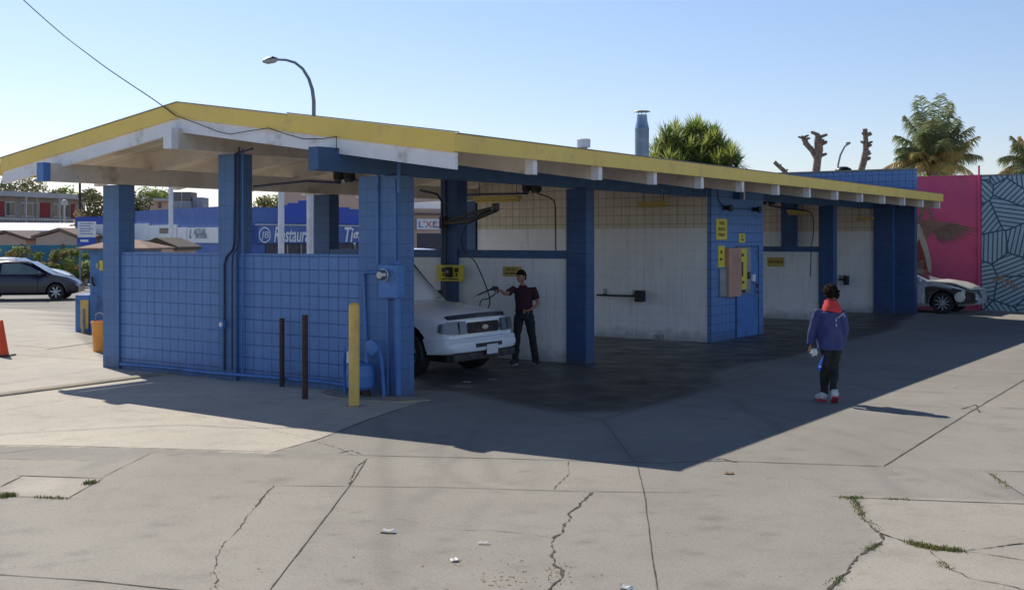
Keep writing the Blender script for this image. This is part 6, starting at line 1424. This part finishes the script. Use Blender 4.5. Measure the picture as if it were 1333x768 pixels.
palm(b,top,'second palm cut off by the right edge above the striped wall',[('frond_green',[(az(180),.95,2.3,.55),(az(170),.6,2.1,.75),(az(195),1.15,2.2,.4),(az(185),.35,1.9,.7),(az(90),1,2.2,.5),(az(0),.9,2.2,.5),(az(-80),.9,2.0,.6),(az(220),.7,2.2,.7),(az(150),1.2,2.3,.3)]),('frond_gold',[(az(188),.75,2.1,.7),(az(175),1.3,2.1,.3)])],8,.2)
# ---------------------------------------------------------------- light, sky, camera
cam=bpy.data.cameras.new('camera'); co=bpy.data.objects.new('camera',cam); col.objects.link(co); scene.camera=co
co.location=CAM; co.rotation_euler=(PI/2,0,YAW); cam.sensor_width=36; cam.lens=F/1333*36; cam.shift_y=-(384-HY)/1333; cam.clip_end=2000; cam.clip_start=.1
sd=Vector((-1.04,.365,1.0)).normalized(); el=math.asin(sd.z)
w=bpy.data.worlds.new('World'); scene.world=w; w.use_nodes=True; t=w.node_tree
for n in list(t.nodes): t.nodes.remove(n)
sky=t.nodes.new('ShaderNodeTexSky'); sky.sky_type='NISHITA'; sky.sun_disc=False; sky.sun_elevation=el; sky.sun_rotation=math.atan2(sd.x,sd.y); sky.air_density=1.0; sky.dust_density=.3; sky.ozone_density=1.5
bgn=t.nodes.new('ShaderNodeBackground'); bgn.inputs[1].default_value=.13; on=t.nodes.new('ShaderNodeOutputWorld')
tc=t.nodes.new('ShaderNodeTexCoord'); sx=t.nodes.new('ShaderNodeSeparateXYZ'); t.links.new(tc.outputs['Generated'],sx.inputs[0])
cr=t.nodes.new('ShaderNodeValToRGB'); t.links.new(sx.outputs[2],cr.inputs[0]); e_=cr.color_ramp.elements
SK=[(0.0,(1.14,1.12,1.3)),(.1,(1.2,1.17,1.33)),(.2,(1.24,1.24,1.38)),(.27,(2.2,2.2,2.3)),(.40,(2.5,2.5,2.6)),(.5,(.25,.36,.75)),(.65,(.05,.09,.22)),(1.0,(.02,.05,.15))]  # bright band above the view added to fill shaded walls, zenith darkened
e_[0].position=0; e_[0].color=c4(tuple(x/3.0 for x in SK[0][1])); e_[1].position=1; e_[1].color=c4(tuple(x/3.0 for x in SK[-1][1]))
for p_,c_ in SK[1:-1]: q_=e_.new(p_); q_.color=c4(tuple(x/3.0 for x in c_))
mx=t.nodes.new('ShaderNodeMix'); mx.data_type='RGBA'; mx.blend_type='MULTIPLY'; mx.inputs[0].default_value=1
t.links.new(sky.outputs[0],mx.inputs[6]); t.links.new(cr.outputs[0],mx.inputs[7])
vm=t.nodes.new('ShaderNodeVectorMath'); vm.operation='SCALE'; vm.inputs['Scale'].default_value=2.0; t.links.new(mx.outputs[2],vm.inputs[0]); t.links.new(vm.outputs[0],bgn.inputs[0]); t.links.new(bgn.outputs[0],on.inputs[0])
sl=bpy.data.lights.new('sun','SUN'); sl.energy=3.75; sl.angle=math.radians(.5); sl.color=(1,.93,.82); so=bpy.data.objects.new('sun',sl); col.objects.link(so)
so.rotation_euler=sd.to_track_quat('Z','Y').to_euler(); so.location=(0,0,30)
vs=scene.view_settings; vs.view_transform='Standard'; vs.look='None'; vs.gamma=1; vs.use_curve_mapping=False; vs.exposure=0.15
scene.cycles.max_bounces=10; scene.cycles.diffuse_bounces=7
for o in list(bpy.data.objects):
    if '_w' in o.keys(): del o['_w']
